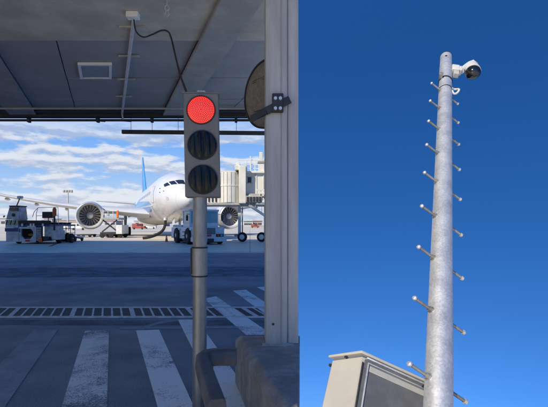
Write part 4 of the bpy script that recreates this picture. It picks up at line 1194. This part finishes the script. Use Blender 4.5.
# far vehicles on the apron
def far_van(px, d, m, label, group):
    x = at(px, 0, d).x
    t = thing('service_van', label, 'van', (x, d, 0), 0, group)
    MB().box((x - 2.2, d, .35), (x + 1.4, d + 1.9, 2.1)).build('body', m, t, bev=.15)
    MB().box((x + 1.4, d, .35), (x + 2.4, d + 1.9, 1.3)).build('bonnet', m, t, bev=.12)
    MB().box((x - .4, d - .03, 1.35), (x + 1.2, d + .02, 1.9)).build('side_window', 'cockpit', t)
    for dx in (-1.4, 1.5):
        MB().lathe([(-.1, .2), (-.1, .36), (.1, .36), (.1, .2)], (x + dx, d + .05, .36), (0, 1, 0), 14).build('wheel', 'rubber', t)
far_van(78, 130, 'vehicle_white', 'white service van far off behind the left engine', 'distant service vans')
far_van(138, 150, 'red_roof', 'red service van far off under the airliner belly', 'distant service vans')
far_van(150, 170, 'vehicle_white', 'white service van far off under the airliner belly', 'distant service vans')
far_van(255, 230, 'red_roof', 'red service van far off between the bridge legs', 'distant service vans')
far_van(62, 150, 'vehicle_white', 'white service van far off behind the small rail-sided cart', 'distant service vans')

# ------------------------------------------------------------------ camera mast (raked) on the right
Dv = Vector(((451 - PX) / FPX, 1.0, (PY + 163) / FPX))
AX = Dv.normalized()
E1 = (Vector((1, 0, 0)) - AX * AX.x).normalized()
E2 = E1.cross(AX)                              # towards the viewer
if E2.y > 0: E2 = -E2
DIA = 0.12
dB = DIA * FPX * 1.075 / 28.6                  # depth at which the mast meets photo row 384
P0 = at(438.6, 384, dB)
d370 = dB / 0.9746
stepd = 0.1375 * d370
def on_axis(d): return P0 + Dv * (d - dB)
foot = on_axis(dB - P0.z / Dv.z)
mst = thing('camera_mast', 'tall galvanised steel mast with climbing pegs against clear blue sky', 'mast', foot)
top = on_axis(d370 * (1 + 0.1375 * 10.35))
rr = DIA / 2
MB().tube([foot - AX * .1, top], rr, 40).build('shaft', 'galv', mst)
MB().lathe([(0, rr + .002), (.012, rr + .002), (.02, rr * .8), (.024, 0)], top - AX * .004, AX, 40).build('end_cap', 'dark_steel', mst)
sc_ = DIA / 0.165
for nI in range(0, 9):
    c = on_axis(d370 + stepd * (nI - .18))
    c = c - AX * 0.0
    for sgn in (1, -1):
        dv = (-E1 * .87 + E2 * .50).normalized() * sgn
        ln = (.150 if sgn > 0 else .135) * sc_
        a = c + dv * (rr - .004)
        b = c + dv * (rr + ln)
        pg = MB().tube([a, b], .0105 * sc_ * 1.05, 12).build('climbing_peg', 'grey_pole', mst)
        MB().lathe([(0, .017*sc_), (.012*sc_, .018*sc_), (.02*sc_, .012*sc_)], b - dv*.004, dv, 14).build('peg_head', 'galv', pg)
        MB().lathe([(0, .026*sc_), (.006*sc_, .026*sc_), (.007*sc_, .020*sc_), (.024*sc_, .020*sc_)], a + dv*.002, dv, 6).build('peg_nut', 'grey_pole', pg)
# band clamp and small fixings near the top
cb_ = on_axis(d370 * (1 + 0.1375 * 8.55))
MB().lathe([(-.012, rr + .001), (-.012, rr + .006), (.012, rr + .006), (.012, rr + .001)], cb_, (AX + E1 * .25).normalized(), 40, close=True).build('band_clamp', 'dark_steel', mst)
bl = cb_ + (-E1 * .8 + E2 * .6).normalized() * rr
MB().bar(bl - E1 * .012, bl - E1 * .012 + E2 * .05, .03, .05, AX).build('clamp_lug', 'grey_pole', mst, bev=.004)
hole = on_axis(d370 * (1 + 0.1375 * 10.0)) + (-E1 * .25 + E2 * .97) * rr
MB().lathe([(-.002, .011), (.008, .011)], hole, (-E1*.25 + E2*.97), 10).build('cable_gland', 'black', mst)
for k in range(3):
    z = on_axis(d370 * (1 + 0.1375 * (9.15 + k * .18)))
    MB().lathe([(-.004, rr + .0005), (-.004, rr + .0025), (.004, rr + .0025), (.004, rr + .0005)], z, AX, 40, close=True).build('steel_band', 'galv', mst)

# dome camera on its gooseneck
kc = d370 * (1 + 0.1375 * 9.45)
ctr = on_axis(kc)
cam_t = thing('dome_camera', 'white security camera with black dome on a short arm at the mast top', 'camera', ctr + E1 * rr)
q2 = lambda px, py, dd=0.0: at(px, py, kc + dd)
u = kc / FPX                                    # metres for one photo pixel here
bx = ctr + E1 * (rr + .5 * 7 * u)
def tbox(c, wx, wy, wz, nm, m, par=cam_t, bev=.006):
    vs = [c + E1*sx*wx/2 + E2*sy*wy/2 + AX*sz*wz/2 for sx, sy, sz in ((-1,-1,-1),(1,-1,-1),(1,1,-1),(-1,1,-1),(-1,-1,1),(1,-1,1),(1,1,1),(-1,1,1))]
    return MB().add(vs, [(0,3,2,1),(4,5,6,7),(0,1,5,4),(1,2,6,5),(2,3,7,6),(3,0,4,7)]).build(nm, m, par, bev=bev)
tbox(bx - E1*.004, 7*u, 7*u, 12*u, 'bracket_box', 'cam_white')
tbox(bx - AX*10*u + E1*.004, 5*u, 5*u, 8*u, 'junction_box', 'bridge_grey')
tbox(bx + E1*4.2*u, 2.4*u, 6.2*u, 10*u, 'bracket_flange', 'cam_white')
dome_c = q2(473, 72.5, -.06)
tip = dome_c + AX * 23 * u
s0 = bx + E1 * 5 * u - AX * 1.0 * u
mid = s0.lerp(tip, .5) + AX * 3 * u
MB().tube([s0, s0.lerp(mid, .5) + AX*.8*u, mid, mid.lerp(tip, .6) + AX*1.2*u, tip + AX*1.5*u, tip + E1*2.2*u - AX*3*u], [3.0*u, 2.8*u, 2.9*u, 3.3*u, 3.6*u, 3.4*u], 18).build('arm', 'cam_white', cam_t)
MB().lathe([(22*u, 2.4*u), (19*u, 4.0*u), (12*u, 5.6*u), (4*u, 7.0*u), (.4*u, 7.3*u), (.2*u, 6.6*u)], dome_c + AX*1.0*u, AX, 32).build('housing', 'cam_white', cam_t)
pr = [(7.4*u*math.cos(a), 7.1*u*math.sin(a)) for a in [R(8 + k*14.3) for k in range(13)]]
MB().lathe([(p_[0], p_[1]) for p_ in reversed(pr)], dome_c, AX, 36).build('dome', 'dome', cam_t, smooth=70)
MB().lathe([(0, 1.9*u), (1.5*u, 1.7*u)], s0.lerp(mid, .35) - AX*2.6*u, E2 - AX, 12).build('arm_port', 'black', cam_t)
# loop of spare cable
lc = on_axis(d370 * (1 + 0.1375 * 8.05)) + E1 * (rr + .012) + E2*.01
lp_ = thing('cable_loop', 'small white loop of cable strapped to the mast below the dome camera', 'cable', lc)
MB().tube([lc + E1*(.034*math.cos(a) + .014) + AX*.052*math.sin(a) + E2*.012*math.cos(2*a) for a in [R(-150 + k*20) for k in range(16)]], .010, 8).build('cable', 'cam_white', lp_)
MB().lathe([(-.005, rr + .001), (-.005, rr + .004), (.005, rr + .004), (.005, rr + .001)], on_axis(d370 * (1 + 0.1375 * 8.0)), AX, 36, close=True).build('cable_tie', 'black', lp_)

# ------------------------------------------------------------------ control cabinet beside the mast
kd = dB * 1.10
C0 = at(362.2, 356.5, kd)
uC = kd / FPX
eye = Vector((0, 0, EYE))
def lvl(px, py):
    v = at(px, py, 1.0) - eye
    return eye + v * ((C0 - eye).dot(AX) / v.dot(AX))
dirL = lvl(332.3, 360.5) - C0; wL = dirL.length; dirL.normalize()
dirR = lvl(436, 390) - C0; wR = dirR.length; dirR.normalize()
down = C0.z / AX.z + .1
cbn = thing('control_cabinet', 'cream steel control cabinet with overhanging lid beside the camera mast', 'cabinet', C0 - AX * (C0.z / AX.z))
L, Rr, Bk = C0 + dirL*wL, C0 + dirR*wR, C0 + dirL*wL + dirR*wR
ring = [C0, Rr, Bk, L]
MB().hexa([p - AX*down for p in ring], ring).build('body', 'cabinet', cbn, bev=.004)
outR = (-dirL + dirR * dirR.dot(dirL)).normalized()
# lid: folded sheet that stands out all round
o = lambda p, a, b, z: p + dirL*a + dirR*b + AX*z
ov = 6.5 * uC
lid0 = [o(C0, -ov*.4, -ov*.55, .012), o(Rr, -ov*.4, ov, .012), o(Bk, ov*.35, ov, .012), o(L, ov*.35, -ov*.55, .012)]
lid1 = [p + AX * 3.0 * uC for p in lid0]
lid = MB().hexa(lid0, lid1).build('lid', 'cabinet', cbn, bev=.004)
mid0 = [o(C0, .01, .01, .0), o(Rr, .01, -.01, .0), o(Bk, -.01, -.01, .0), o(L, -.01, .01, .0)]
MB().hexa(mid0, [p + AX*.014 for p in mid0]).build('lid_spacer', 'cabinet_dark', cbn)
# door with recessed, rounded panel on the right-hand face
nR = dirR.cross(AX).normalized()
if nR.dot(E2) < 0: nR = -nR
d0_ = C0 + dirR*.012 - AX*.010
def face_box(a0, a1, z0, z1, t0, t1, nm, m, par=cbn, bev=.003):
    f = lambda a, z, t: C0 + dirR*a - AX*z + nR*t
    lo = [f(a0, z0, t0), f(a1, z0, t0), f(a1, z1, t0), f(a0, z1, t0)]
    hi = [f(a0, z0, t1), f(a1, z0, t1), f(a1, z1, t1), f(a0, z1, t1)]
    return MB().hexa(lo, hi).build(nm, m, par, bev=bev)
dr = face_box(.014, wR - .01, .012, down - .15, .001, .012, 'door', 'cabinet_dark')
face_box(.02, wR - .01, .002, .010, .001, .02, 'drip_edge', 'galv', dr)
face_box(.028, wR - .03, .030, .034, .012, .020, 'door_rim', 'galv', dr, .001)
face_box(.028, .034, .036, .30, .012, .020, 'door_rim', 'galv', dr, .001)
face_box(.040, wR - .04, .042, .072, .012, .017, 'recess_reflection', 'bridge_grey', dr)  # paler strip, stands in for the grey reflection in the door recess
face_box(.003, .011, .03, .30, .001, .008, 'hinge', 'dark_steel')
bl_ = L - AX*.03 + dirL*.002
MB().bar(L - AX*.022 + dirL*.006, L - AX*.034 + dirL*.006, .012, .012, dirL).build('bolt', 'dark_steel', cbn)
MB().bar(C0.lerp(L, .5) + AX*.0125, C0.lerp(L, .5) + AX*.002 - dirR*.012, .008, .008, dirL).build('lid_screw', 'dark_steel', cbn)
